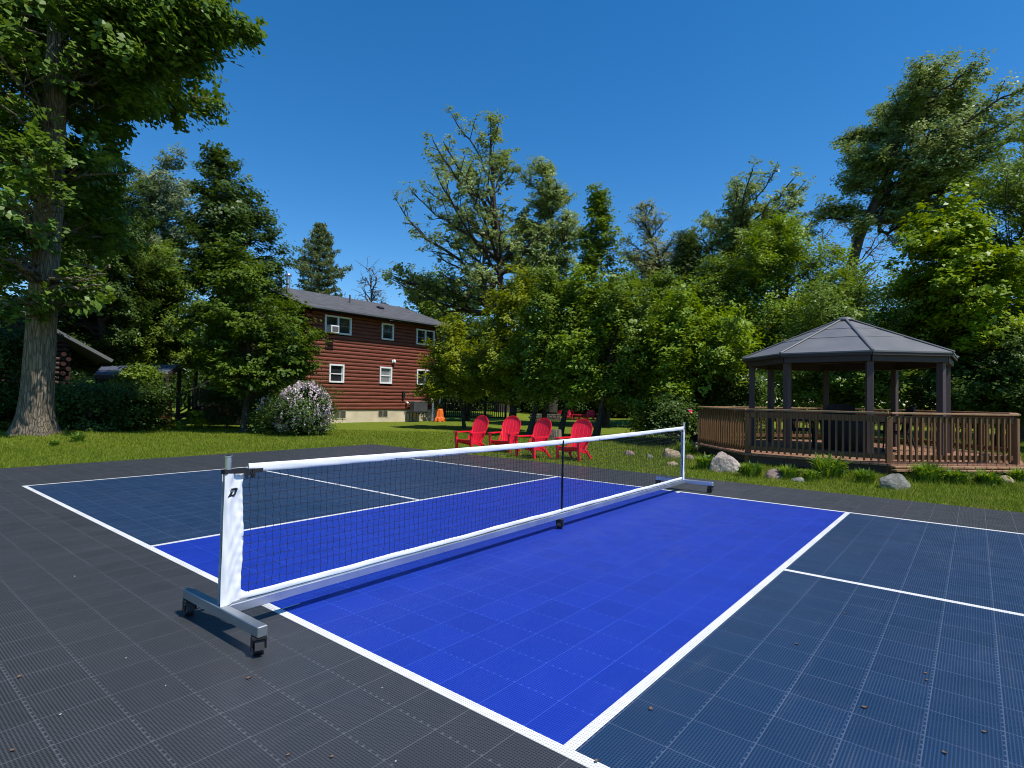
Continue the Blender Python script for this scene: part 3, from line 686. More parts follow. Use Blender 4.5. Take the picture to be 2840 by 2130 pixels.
tree('cottonwood_tree', 'tall tree whose dark trunk leans right above the gazebo', 'tree', 34,
     [(145, 1955, 2030), (180, 1915, 2100), (230, 1880, 2160), (290, 1840, 2168), (340, 1830, 2165), (390, 1870, 2150), (440, 1930, 2120), (500, 1960, 2090)],
     trunk_pts=[at(x*K, y*K, 34) for x, y in ((1810, 890), (1822, 700), (1836, 590), (1856, 515), (1882, 455), (1915, 390), (1940, 320), (1965, 240), (1985, 180))], base=at(1810*K, 860*K, 34)[:2], tr=.36, nl=64, nt=620, lpt=17, gap=.2, hug=1.5, size=0.25, sig=0.17, mat=MT['lf_oak'], seed=85, bias=.4, rise=.35, twig=.03, group=G_R, z0=12.3, lump=.3, taper=1.4, limb_r=.22, lobes=[(1790, 450, 34, 24, 22, 12), (1845, 340, 34, 34, 26, 22), (1850, 395, 34, 30, 26, 18), (1855, 480, 33.5, 22, 30, 10)], sub=10, spr=7, sbl=0.36, twl=0.55)
tree('budding_tree', 'pale nearly bare tree behind the leaning trunk', 'tree', 50,
     [(455, 1800, 1860), (500, 1780, 1900), (560, 1775, 1910), (620, 1790, 1890)], tr=.16, nl=26, nt=160, lpt=6, size=.18, sig=.3, mat=MT['lf_bare'], seed=86, shoots=.2, mult=1, lsz=1, bias=.4, rise=1.1, twig=.03)
tree('broadleaf_tree', 'large leafy tree filling the right edge of the photo', 'tree', 23,
     [(262, 2180, 2260), (320, 2110, 2340), (420, 2060, 2400), (520, 2000, 2440), (640, 1960, 2460), (760, 1950, 2460), (850, 1960, 2440)], tr=.26, nl=130, nt=1000, lpt=17, size=.16, sig=0.15, mat=MT['lf_mid'], seed=87, bias=.32, group=G_R, sub=11, spr=6, sbl=0.33, twl=0.45, twig=0.012, rise=0.7)
tree('maple_tree', 'brilliant lime green maple right behind the gazebo', 'tree', 18,
     [(425, 2035, 2075), (470, 2000, 2110), (530, 1955, 2150), (600, 1945, 2175), (670, 1960, 2195), (740, 1990, 2205), (800, 2030, 2200)], tr=.12, nl=54, nt=250, lpt=15, size=0.22, sig=0.12, mat=MT['lf_lime'], gap=.55, seed=88, bias=.34, group=G_R, rise=0.3, flat=0.5, z0=2.2, lump=.3, sub=10, spr=6, sbl=0.33, twl=0.42, twig=0.01)
tree('broadleaf_tree', 'green thicket tree behind the centre of the gazebo', 'tree', 20.5,
     [(600, 1760, 1900), (650, 1700, 1960), (710, 1670, 2000), (780, 1660, 2010), (850, 1680, 2000)], tr=.14, nl=72, nt=520, lpt=17, size=.15, sig=0.15, mat=MT['lf_mid'], seed=89, bias=.33, group=G_R, z0=.6, sub=11, spr=6, sbl=0.33, twl=0.45, twig=0.012, rise=0.7)
tree('broadleaf_tree', 'dark understory tree behind the right end of the gazebo railing', 'tree', 17.5,
     [(720, 2060, 2200), (770, 2020, 2290), (830, 2010, 2320), (885, 2020, 2300)], tr=.12, nl=54, nt=420, lpt=16, size=0.18, sig=0.12, mat=MT['lf_shrub'], seed=90, bias=.33, group=G_R, z0=.5, sub=10, spr=6, sbl=0.33, twl=0.36)
tree('broadleaf_tree', 'green tree between the ornamental row and the maple left of the gazebo', 'tree', 26,
     [(560, 1545, 1600), (610, 1500, 1620), (680, 1470, 1620), (760, 1460, 1620), (830, 1470, 1610)], tr=.16, nl=60, nt=360, lpt=16, size=.17, sig=0.15, mat=MT['lf_mid'], seed=91, bias=.34, group=G_R, sub=11, spr=6, sbl=0.33, twl=0.45, twig=0.012, rise=0.7)
tree('broadleaf_tree', 'shaded green tree filling the space under the two stemmed oak', 'tree', 31,
     [(600, 1370, 1450), (650, 1340, 1500), (720, 1320, 1520), (800, 1320, 1520)], tr=.2, nl=60, nt=330, lpt=16, size=.2, sig=0.15, mat=MT['lf_mid'], seed=92, bias=.34, sub=11, spr=6, sbl=0.33, twl=0.45, twig=0.012, rise=0.7)

for x_, D_, pr_, lab_, sd_ in ((1010, 31, [(700, 985, 1060), (750, 960, 1090), (800, 960, 1090), (835, 980, 1080)], 'shade tree of the second row right of the house, behind the yellow green ornamental tree', 201),
        (1175, 28, [(690, 1130, 1230), (740, 1110, 1260), (800, 1105, 1270), (838, 1130, 1250)], 'shade tree of the second row between the second and third red chairs', 202),
        (1310, 27, [(690, 1270, 1360), (740, 1250, 1390), (800, 1250, 1400), (840, 1270, 1380)], 'shade tree of the second row right of the distant red chairs', 203)):
    tree('broadleaf_tree', lab_, 'tree', D_, pr_, base=at(x_*K, 860*K, D_)[:2], tr=.13, nl=46, nt=100, sub=11, spr=6, lpt=17, size=.2, sig=.15, sbl=.34, twl=.45, twig=.012, mat=MT['lf_dark'], seed=sd_, rise=.6, z0=2.4, group='shade trees of the second row')
# thin trunks under the ornamental row, the rest of those trees merges with the crowns
# ------------------------------------------------------------------ shrubs
def shrub(name, label, D, prof, mat, seed, n=220, lpt=50, size=.1, sig=.2, cat='shrub', group=None, wid=.6, flowers=0, up=.5, base=None, fsize=.06):
    t = tree(name, label, cat, D, prof, base=base, tr=.03, nl=16, nt=n, lpt=lpt, size=size, sig=sig, mat=mat, seed=seed, bias=.36, twig=.008, shoots=.08, z0=.05, group=group, rise=.8, wid=wid, up=up, lump=.16)
    if flowers:
        rng = np.random.default_rng(seed+5); rows = crown_rows(prof, D); P = []
        for _ in range(flowers):
            z = rng.uniform(rows[0, 0]+.1, rows[-1, 0]+.05)**1.0; a = rng.uniform(0, 6.283); r = np.interp(z, rows[:, 0], rows[:, 3])*rng.uniform(.95, 1.14)
            c = np.array([np.interp(z, rows[:, 0], rows[:, 1])+r*math.cos(a), np.interp(z, rows[:, 0], rows[:, 2])+r*math.sin(a), z])
            m = 16; q = np.linspace(0, 1, m)[:, None]
            P.append(c+np.array([0, 0, .15])*q+rng.normal(size=(m, 3))*.035*(1.15-q))
        P = np.vstack(P); b0 = np.array(t.location)
        quad_object('blossoms', leaf_quads(P, fsize, rng, .3, .9)-b0, MT['flower'], t)
    return t
shrub('lilac_bush', 'lilac bush covered in pale pink blossom before the house corner', 18.2, [(836, 645, 675), (850, 622, 698), (872, 606, 710), (900, 600, 710), (925, 606, 700), (940, 625, 685)], MT['lf_shrub'], 101, n=300, flowers=480, fsize=.05, group='lilac bushes')
shrub('lilac_bush', 'smaller dark lilac bush with few blossoms left of the blooming lilac', 19, [(868, 570, 600), (890, 560, 615), (915, 560, 615), (930, 570, 605)], MT['lf_shrub'], 102, n=110, flowers=40, group='lilac bushes')
shrub('yew_bush', 'dark feathery yew under the bright maple, left of its trunk', 21, [(832, 450, 520), (860, 440, 530), (890, 440, 530), (912, 455, 525)], MT['lf_conif'], 103, n=170, lpt=60, size=.13, wid=.25, sig=.2, group='yew bushes')
shrub('yew_bush', 'dark feathery yew under the bright maple, right of its trunk', 21.5, [(838, 530, 610), (862, 520, 620), (890, 520, 620), (910, 530, 615)], MT['lf_conif'], 104, n=180, lpt=60, size=.13, wid=.25, sig=.2, group='yew bushes')
shrub('hosta_plant', 'small light green leafy plant at the foot of the porch steps', 20.5, [(893, 425, 445), (905, 415, 452), (915, 418, 455)], MT['lf_lime'], 105, n=26, lpt=22, size=.16, sig=.1, cat='plant')
shrub('viburnum_bush', 'wide dark bush in the shade right of the big trunk', 18.5, [(838, 190, 320), (852, 155, 335), (878, 130, 335), (910, 120, 320), (935, 130, 310)], MT['lf_shrub'], 106, n=420, lpt=56, size=.14, sig=.26, group='dark bushes by the walkway')
shrub('viburnum_bush', 'tall dark bush at the left edge behind the big trunk', 17.8, [(690, -90, 60), (740, -110, 66), (820, -120, 62), (900, -120, 56), (940, -110, 50)], MT['lf_shrub'], 111, n=420, lpt=56, size=.14, sig=.26, group='dark bushes by the walkway')
shrub('vine_plant', 'leafy vine climbing over the brown slat screen', 20.4, [(800, 280, 322), (815, 268, 330), (835, 270, 326), (850, 290, 320)], MT['lf_mid'], 107, n=110, lpt=46, size=.14, sig=.2, cat='plant')
shrub('ground_vine', 'low ivy at the foot of the brown slat screen', 19.6, [(912, 318, 368), (930, 305, 380), (940, 310, 385)], MT['lf_yellow'], 108, n=60, lpt=40, size=.1, sig=.14, cat='plant')
shrub('understory_bush', 'shaded bush between the leaning ornamental tree and the gazebo railing', 16.6, [(872, 1410, 1480), (890, 1390, 1500), (915, 1380, 1500), (930, 1380, 1490)], MT['lf_shrub'], 109, n=200, lpt=50, size=.12, sig=.2, group='bushes left of the gazebo')
shrub('understory_bush', 'dark leafy bush right behind the left end of the gazebo railing', 18, [(815, 1500, 1620), (850, 1490, 1640), (890, 1480, 1640), (920, 1480, 1640)], MT['lf_shrub'], 110, n=300, lpt=50, size=.12, sig=.24, group='bushes left of the gazebo')

for i_, (x0_, x1_, D_, lab_) in enumerate(((930, 1080, 54, 'far dark bush under the trees right of the log house'), (1060, 1180, 55, 'far dark bush behind the thick ornamental trunk'), (1160, 1300, 56, 'far dark bush behind the distant red chairs'), (1280, 1400, 55, 'far dark bush just right of the distant red chairs'), (1380, 1500, 46, 'far dark bush behind the far net post'))):
    shrub('understory_bush', lab_, D_, [(800, x0_+20, x1_-20), (835, x0_, x1_), (870, x0_-5, x1_+5), (889, x0_, x1_)], MT['lf_shrub'], 120+i_, n=260, lpt=50, size=.26, sig=.5, group='dark bushes far under the trees')
# distant woodland: reads as one mass
def woodland():
    rng = np.random.default_rng(7); P = []
    for k in range(2600):
        a = rng.uniform(R(-12), R(100)); D = rng.uniform(55, 72)
        h = rng.uniform(0, 1)**.8*(6.5+2.5*math.sin(a*9)+1.5*math.sin(a*23+1))
        c = np.array([CP[0]+D*math.cos(a), CP[1]+D*math.sin(a), h-.5])
        P.append(c+rng.normal(size=(34, 3))*np.array([.9, .9, .6]))
    tag(quad_object('woodland', leaf_quads(np.vstack(P), .5, rng, .4), MT['lf_dark']), 'distant dark woodland behind the trees', 'woodland', kind='stuff')
woodland()

# ------------------------------------------------------------------ portable net
def net():
    t = thing('pickleball_net', 'portable pickleball net on a wheeled steel frame across the blue zone', 'net')
    A = np.array([-.35, -.125, 0]); Bp = np.array([6.28, .015, 0]); d = (Bp-A); L = np.linalg.norm(d); d /= L; nrm = np.array([-d[1], d[0], 0])
    P = lambda s, z, o=0.: A+d*s+nrm*o+np.array([0, 0, z])
    def caster(c, parent, yaw):
        B = MB(); c = np.array(c)
        ax = np.array([math.cos(yaw), math.sin(yaw), 0])*1.35; ay = np.array([-ax[1], ax[0], 0])*1.25; az = np.array([0, 0, 1.])
        B.obox(c+az*.096, ax, ay, az, (.070, .066, .008))
        B.tube([c+az*.082, c+az*.094], .018, 12)
        off = -ax*.016
        for s in (-1, 1):
            B.obox(c+off*.4+ay*.019*s+az*.062, ax+az*.35, ay, az, (.050, .006, .060))
        B.obox(c+off*.2+az*.082, ax, ay, az, (.05, .056, .006))
        B.obox(c+ax*.022+az*.062, ax*.3-az, ay, ax+az*.3, (.045, .044, .006))
        B.tube([c+off-ay*.013+az*.031, c+off+ay*.013+az*.031], [.031, .031], 20)
        B.tube([c+off-ay*.022+az*.031, c+off+ay*.022+az*.031], .007, 8)
        return B.build('caster', MT['black'], parent)
    for s, y0, y1, fn in ((0, -.43, .43, 'n'), (L, -.43, .43, 'f')):
        B = MB(); c = A+d*s
        B.bar(c+nrm*y0+np.array([0, 0, .128]), c+nrm*y1+np.array([0, 0, .128]), .052, .054, .004)
        f = B.build('foot', MT['galv'] if fn == 'n' else MT['galvw'], t)
        caster(c+nrm*(y0+.035), f, R(250)); caster(c+nrm*(y1-.035), f, R(255) if fn == 'n' else R(70))
    B = MB(); B.bar(P(.027, .128), P(L-.027, .128), .05, .05, .003); B.build('crossbar', MT['galvw'], t)
    c3 = caster(P(L*.5, 0, -.01), t, R(200)); 
    B = MB(); B.bar(P(.012, .157), P(.13, .157), .02, .006); B.build('bracket', MT['galv'], t)
    for s, h in ((.012, .965), (L-.012, .985)):
        B = MB(); B.tube([P(s, .155), P(s, h)], .0165, 16); B.tube([P(s, h-.004), P(s, h)], .0205, 16)
        B.build('post', MT['galvw'], t)
    top = lambda s: .878+.030*abs(2*s/L-1)**1.7 - .0 + .012*(s/L)
    # top tape: folded band, rolled slightly
    def band(s0, s1, zf, hh, thick, name, mat, amp, seed):
        rng = np.random.default_rng(seed); n = 160; B = MB(); ph = rng.uniform(0, 6, 6)
        ss = np.linspace(s0, s1, n); sec = [(-1, 0), (-.9, .55), (-.35, .95), (.25, 1), (.8, .6), (1, 0), (.8, -.6), (.25, -1), (-.35, -.95), (-.9, -.55)]
        vs = []
        for q in ss:
            w = amp*(math.sin(q*5+ph[0])+math.sin(q*11+ph[1])*.6+math.sin(q*23+ph[2])*.4)
            for v, o in sec: vs.append(P(q, zf(q)+v*hh/2+w*.4, o*thick*(1+.3*math.sin(q*17+v*2+ph[3]))+w))
        m = len(sec)
        fs = [(i*m+j, i*m+(j+1) % m, i*m+m+(j+1) % m, i*m+m+j) for i in range(n-1) for j in range(m)]
        B.add(vs, fs, True); return B.build(name, mat, t)
    band(.125, L-.02, lambda q: top(q)-.018, .050, .005, 'top_tape', MT['white_vinyl'], .0012, 1)
    band(.09, L-.03, lambda q: .176, .034, .005, 'bottom_tape', MT['white_vinyl'], .0022, 2)
    # side sleeves
    for s0, s1, zt, sd in ((-.012, .098, .866, 3), (L-.07, L+.008, .89, 4)):
        rng = np.random.default_rng(sd); B = MB(); nu, nv = 16, 70; ph = rng.uniform(0, 6, 8)
        for side in (1, -1):
            vs = []
            for i in range(nv):
                v = i/(nv-1); z = .158+(zt-.158)*v
                for j in range(nu):
                    u = j/(nu-1); bul = .023*math.exp(-((u-.21)/.27)**2)+.003
                    wr = (.0018*math.sin(26*v+9*u+ph[0])+.0030*math.sin(17*v-6*u+ph[4]+2*math.sin(7*v))*(1-u*.4)+.0022*math.sin(38*v-12*u+ph[5])*(1-u))*min(1, u*2.5)+.0016*math.sin(47*v-17*u+ph[1])*u**1.5+.0018*math.sin(14*v+15*u+ph[2])+.0012*math.sin(90*v+2*u)*u**3
                    vs.append(P(s0+(s1-s0)*u*(1+.05*math.sin(9*v+ph[3])*u)+.012*(1-v)*(u-.5), z+.008*(u-.5)*(1-2*v), -side*(bul)+wr))
            fs = [(i*nu+j, i*nu+j+1, i*nu+nu+j+1, i*nu+nu+j) for i in range(nv-1) for j in range(nu-1)]
            B.add(vs, fs, True)
        sl = B.build('side_sleeve', MT['white_vinyl'], t)
        if sd == 3:
            # D emblem: slanted open letter, set just proud of the sleeve
            B = MB(); o0 = np.array(P(.002, .742))
            def poly(pts):
                up = np.array([0, 0, 1.]); n = len(pts)
                bl = lambda x: .023*math.exp(-(((x+.014)/.11-.21)/.27)**2)+.003+.0045
                f_ = [o0+d*x+up*y-nrm*(bl(x)+.0015) for x, y in pts]; k_ = [o0+d*x+up*y-nrm*(bl(x)-.004) for x, y in pts]
                B.add(f_+k_, [tuple(range(n-1, -1, -1))]+[(i, (i+1) % n, n+(i+1) % n, n+i) for i in range(n)])
            w, h = .052, .044; sx = .012
            S_ = lambda x, y: (x*w+sx*y, y*h)
            poly([S_(.02, 1.0), S_(.80, 1.0), S_(1.0, .86), S_(.86, .74), S_(.72, .76), S_(.30, .76)])
            poly([S_(1.0, .86), S_(.88, .18), S_(.70, .0), S_(.62, .24), S_(.68, .30), S_(.76, .76), S_(.86, .80)])
            poly([S_(.70, 0.0), S_(.02, 0.0), S_(.0, .05), S_(.10, .24), S_(.62, .24)])
            poly([S_(.02, .02), S_(.16, .62), S_(.36, .62), S_(.42, .56), S_(.30, .24), S_(.12, .18)])
            B.build('emblem', MT['black'], sl)
    # black cinch strap at the near post
    B = MB()
    B.bar(P(-.012, .878, -.020), P(.20, .871, -.020), .004, .024); B.bar(P(-.012, .878, .020), P(.12, .875, .020), .004, .024)
    B.bar(P(-.014, .878, -.022), P(-.014, .878, .022), .004, .024)
    rng = np.random.default_rng(5)
    for k in range(7):
        q = rng.uniform(.10, .145); B.bar(P(q, .886, -.024), P(q+rng.uniform(-.02, .02), .836+.01*k % .02, -.026+rng.uniform(-.004, .004)), .012, .006)
    B.build('cinch_strap', MT['blackstrap'], t)
    B = MB(); B.bar(P(L-.05, .888, -.02), P(L+.014, .893, -.02), .004, .03); B.bar(P(L-.052, .885, -.015), P(L-.06, .845, -.012), .02, .012); B.build('cinch_strap', MT['blackstrap'], t)
    B = MB(); B.bar(P(L*.5+.035, .19, -.009), P(L*.5+.045, top(L*.5)-.0, -.009), .003, .022, up=tuple(nrm))
    B.build('centre_strap', MT['blackstrap'], t)
    # netting
    rng = np.random.default_rng(9); B = MB(); cell = .0455
    s0, s1 = .098, L-.05; ns = int((s1-s0)/cell); nz = 15
    dx = rng.normal(size=(nz+1, ns+1))*.0022; dz = rng.normal(size=(nz+1, ns+1))*.0018; do = rng.normal(size=(nz+1, ns+1))*.002
    zig = .0045*np.where((np.arange(nz+1)) % 2 == 0, 1, -1)
    G = np.zeros((nz+1, ns+1, 3))
    for i in range(nz+1):
        for j in range(ns+1):
            q = s0+(s1-s0)*j/ns; zt = top(q)-.036; zb = .190
            G[i, j] = P(q+dx[i, j]+zig[i]*(.6 if i else 0)+.006*math.sin(q*2.2+i*.3), zb+(zt-zb)*i/nz+dz[i, j], do[i, j]+.006*math.sin(q*3))
    for j in range(ns+1): B.tube(G[:, j], .0016, 3, cap=False)
    for i in range(1, nz+1): B.tube(G[i], .0016, 3, cap=False)
    B.build('netting', MT['net'], t)
net()

# ------------------------------------------------------------------ red adirondack chairs
def adirondack():
    """front faces -Y locally"""
    t = thing('adirondack_chair', 'x', 'chair')
    th = R(24); bx = np.array([1., 0, 0]); up = np.array([0, math.sin(th), math.cos(th)]); out = np.array([0, -math.cos(th), math.sin(th)])
    o = np.array([0, .20, .17]); H = .72; Wd = .24; B = MB()
    n = 41; m = 26
    def half(v):                                            # half width up the back
        y = v*H
        wv = .165+(Wd-.165)*min(1, v/.55)
        rt = .24; top = H-y
        if top < rt: wv = min(wv, math.sqrt(max(0, rt*rt-(rt-top)**2))+.002)
        return wv
    for side in (0, 1):
        vs = []
        for i in range(m):
            v = 1-(1-i/(m-1))**1.6; hw = half(v)
            for j in range(n):
                u = -1+2*j/(n-1); x = u*hw
                g = abs(((u*2.5+.5) % 1)-.5)             # grooves between five slats
                dep = (-.008 if g > .42 else 0)+.05*(1-u*u)*-.5
                edge = .010 if abs(u) > .93 or v > .965 else 0
                vs.append(o+bx*x+up*v*H+out*(dep+edge-(.016 if side else 0)))
        fs = [(i*n+j, i*n+j+1, i*n+n+j+1, i*n+n+j) for i in range(m-1) for j in range(n-1)]
        if side: fs = [f[::-1] for f in fs]
        B.add(vs, fs, False)
    # rim
    for i in range(m-1):
        for sgn in (-1, 1):
            v0, v1 = 1-(1-i/(m-1))**1.6, 1-(1-(i+1)/(m-1))**1.6
            p0, p1 = o+bx*sgn*half(v0)+up*v0*H, o+bx*sgn*half(v1)+up*v1*H
            B.bar(p0+out*-.004, p1+out*-.004, .012, .03, up=tuple(out))
    B.build('backrest', MT['red'], t)
    B = MB()                                                # seat: five slats dipping to the back
    for k in range(6):
        y = -.27+k*.095; z = .27-.017*k - (.02 if k == 0 else 0)
        B.obox((0, y, z), (1, 0, 0), (0, 1, -.18 if k else -.9), (0, .18 if k else .9, 1), (.46, .088, .020), .005)
    for s in (-1, 1): B.bar((s*.225, -.29, .235), (s*.20, .30, .13), .025, .06, .005)
    B.build('seat', MT['red'], t)
    for s in (-1, 1):
        B = MB()
        vs = [(s*.185, -.34, .455), (s*.30, -.35, .455), (s*.315, -.1, .455), (s*.285, .2, .455), (s*.25, .30, .455), (s*.215, .28, .455), (s*.21, .0, .455)]
        nv = len(vs); lo = [(x, y, z-.024) for x, y, z in vs]
        f = [tuple(range(nv)), tuple(range(2*nv-1, nv-1, -1))]+[((i+1) % nv, i, nv+i, nv+(i+1) % nv) for i in range(nv)]
        if s < 0: f = [q[::-1] for q in f]
        B.add(vs+lo, f); B.build('armrest', MT['red'], t)
        B = MB()
        B.obox((s*.252, -.285, .215), (1, 0, 0), (0, 1, .10), (0, -.10, 1), (.03, .085, .43), .006)
        B.obox((s*.252, -.315, .215), (1, 0, 0), (0, 1, .10), (0, -.10, 1), (.055, .02, .42), .006)
        B.build('front_leg', MT['red'], t)
        B = MB(); B.bar((s*.215, .16, .20), (s*.235, .40, .0), .032, .055, .006); B.bar((s*.215, .10, .20), (s*.215, .30, .46), .03, .04, .006)
        B.build('rear_leg', MT['red'], t)
    return t
ch0 = adirondack()
def face(dx, dy): return math.atan2(dy, dx)+math.pi/2
CH = [((8.36, 6.27), (-1, .06), 'leftmost of the four red adirondack chairs on the lawn beside the court'),
      ((8.80, 5.56), (-.98, -.16), 'second red adirondack chair from the left, turned toward the net'),
      ((8.30, 4.33), (-.99, .12), 'third red adirondack chair from the left, partly behind the net tape'),
      ((8.58, 3.42), (-1, -.02), 'rightmost of the four near red adirondack chairs, standing apart behind the net')]
for i, ((x, y), fd, lab) in enumerate(CH):
    c = ch0 if i == 0 else copy_tree(ch0)
    c.location = (x, y, float(hgt(x, y))); c.rotation_euler = (0, 0, face(*fd)); c.scale = (1.06, .80, 1.05)
    tag(c, lab, 'chair', 'red adirondack chairs beside the court')
fc = [(1542, 45.26, (-.6, .3), 'far red chair standing alone at the left of the distant chair circle'),
      (1577, 45.88, (-.75, -.65), 'far red chair with a sunlit back facing the court, left of the red table'),
      (1599, 48.98, (.3, -.9), 'dark red far chair behind the small red table'),
      (1622, 47.12, (-.9, .5), 'far red chair seen side on, right of the small red table'),
      (1639, 48.36, (-.9, -.3), 'sunlit far red chair second from the right in the distant circle'),
      (1652, 47.74, (-.4, .95), 'rightmost shaded red chair of the distant circle')]
for px, D, fd, lab in fc:
    c = copy_tree(ch0); p = at(px, 1150, D); c.location = (p[0], p[1], float(hgt(p[0], p[1]))); c.rotation_euler = (0, 0, face(*fd)); c.scale = (1.0, .80, 1.0)
    tag(c, lab, 'chair', 'red chairs in the distant circle')
p = at(1600, 1150, 46); z = float(hgt(p[0], p[1]))
t = thing('side_table', 'small red table in the middle of the distant chair circle', 'table', (p[0], p[1], z))
B = MB(); B.lathe([(0, .46), (.42, .46), (.44, .445), (.42, .43), (0, .43)], n=24); B.build('tabletop', MT['red'], t)
for k in range(4):
    B = MB(); a = k*math.pi/2+.6; B.bar((.3*math.cos(a), .3*math.sin(a), .43), (.36*math.cos(a), .36*math.sin(a), 0), .05, .03); B.build('leg', MT['red'], t)

# ------------------------------------------------------------------ gazebo and its deck
GC = np.array([13.70, -.88]); GTH = R(156.3)
def vtx(Rr, k, z): return np.array([Rr*math.cos(GTH+k*math.pi/4), Rr*math.sin(GTH+k*math.pi/4), z])
def deck():
    t = thing('railed_deck', 'octagonal wooden deck with a slatted railing around the gazebo', 'deck', (GC[0], GC[1], 0))
    B = MB(); RD = 3.40; zt = .215
    top = [vtx(RD, k, zt) for k in range(8)]; lo = [vtx(RD, k, zt-.036) for k in range(8)]
    B.add(top+lo, [tuple(range(8)), tuple(range(15, 7, -1))]+[(k, 8+k, 8+(k+1) % 8, (k+1) % 8) for k in range(8)])
    B.build('deck_floor', MT['deck'], t)
    B = MB()
    for k in range(8): B.bar(vtx(RD-.12, k, .095), vtx(RD-.12, k+1, .095), .04, .16)
    B.build('rim_joist', MT['dark_wood'], t)
    B = MB()                                                # doubled edge boards on the side nearest the court
    for j in range(2):
        a, b_ = vtx(RD+.05+.07*j, 1, .172-.052*j), vtx(RD+.05+.07*j, 2, .172-.052*j)
        n = 12
        for i in range(n):
            B.bar(a+(b_-a)*(i+.02)/n, a+(b_-a)*(i+.97)/n, .14, .036, .004)
    B.build('edge_step', MT['rail_top'], t)
    RP = 3.27; hr = 1.115
    for k in range(8):
        B = MB(); v = vtx(RP, k, 0); a = np.array([v[0], v[1], 0])/RP; s_ = np.array([-a[1], a[0], 0])
        B.obox((v[0], v[1], hr/2-.05), a, s_, (0, 0, 1), (.095, .095, hr+.0), .004); B.build('railing_post', MT['rail_wood'], t)
    for k in range(8):
        a, b_ = vtx(RP, k, 0), vtx(RP, k+1, 0); L = np.linalg.norm(b_-a); d = (b_-a)/L; nr = np.array([d[1], -d[0], 0])
        n = 20; B = MB()
        for i in range(n):
            q = a+d*(.10+(L-.2)*(i+.5)/n)+nr*.034
            B.obox((q[0], q[1], .665), d, nr, (0, 0, 1), (.034, .034, .83), .003)
        pan = B.build('baluster_panel', MT['bal_wood'], t)
        B = MB(); B.bar(a+d*.05+np.array([0, 0, 1.03]), b_-d*.05+np.array([0, 0, 1.03]), .034, .12, .003); B.bar(a+d*.05+np.array([0, 0, .33]), b_-d*.05+np.array([0, 0, .33]), .034, .085, .003)
        B.build('cross_rail', MT['rail_wood'], pan)
        B = MB(); e = vtx(RP+.0, k, hr+.022); g = vtx(RP, k+1, hr+.022); B.bar(e, g, .15, .034, .004); B.build('top_rail', MT['rail_top'], pan)
    return t
deck()
def gazebo():
    t = thing('gazebo', 'open eight sided gazebo with a dark gray metal roof on the wooden deck', 'gazebo', (GC[0], GC[1], .215))
    z0 = -.215; RR, ze, za = 2.27, 2.35+z0, 3.31+z0
    B = MB(); lv = [0, .40, .66, .93]
    for k in range(8):
        for i in range(3):
            f0, f1 = lv[i], lv[i+1]; lap = .012*(i+0)
            def pt(f, kk, up): return vtx(RR*(1-f), kk, ze+(za-ze)*f+up)
            u0 = .02-.0*i
            q = [pt(f0, k, u0+.012), pt(f0, k+1, u0+.012), pt(f1+.015, k+1, u0), pt(f1+.015, k, u0)]
            r_ = [p-np.array([0, 0, .03]) for p in q]
            B.add(q+r_, [(0, 1, 2, 3), (7, 6, 5, 4), (0, 4, 5, 1), (2, 6, 7, 3), (1, 5, 6, 2), (3, 7, 4, 0)])
    rf = B.build('roof', MT['roof_metal'], t)
    for k in range(8):
        B = MB(); B.bar(vtx(RR+.015, k, ze+.035), vtx(RR*.06, k, za-.015), .06, .035, .012); B.build('roof_rib', MT['roof_rib'], rf)
    B = MB(); B.lathe([(0, za+.05), (.10, za+.045), (.20, za), (.21, za-.05), (0, za-.05)], n=16); B.build('roof_cap', MT['roof_rib'], rf)
    B = MB(); RB = 2.13
    for k in range(8): B.bar(vtx(RB, k, ze-.085), vtx(RB, k+1, ze-.085), .10, .19, .004)
    for k in range(8): B.bar(vtx(RR-.03, k, ze-.02), vtx(RR-.03, k+1, ze-.02), .03, .075)
    B.build('roof_beam', MT['dark_wood'], t)
    for k in range(8):
        B = MB(); v = vtx(2.04, k, 0); a = np.array([v[0], v[1], 0])/2.04; s_ = np.array([-a[1], a[0], 0]); hh = ze-.15
        B.obox((v[0], v[1], hh/2), a, s_, (0, 0, 1), (.125, .125, hh), .006); B.build('post', MT['gz_col'], t)
gazebo()
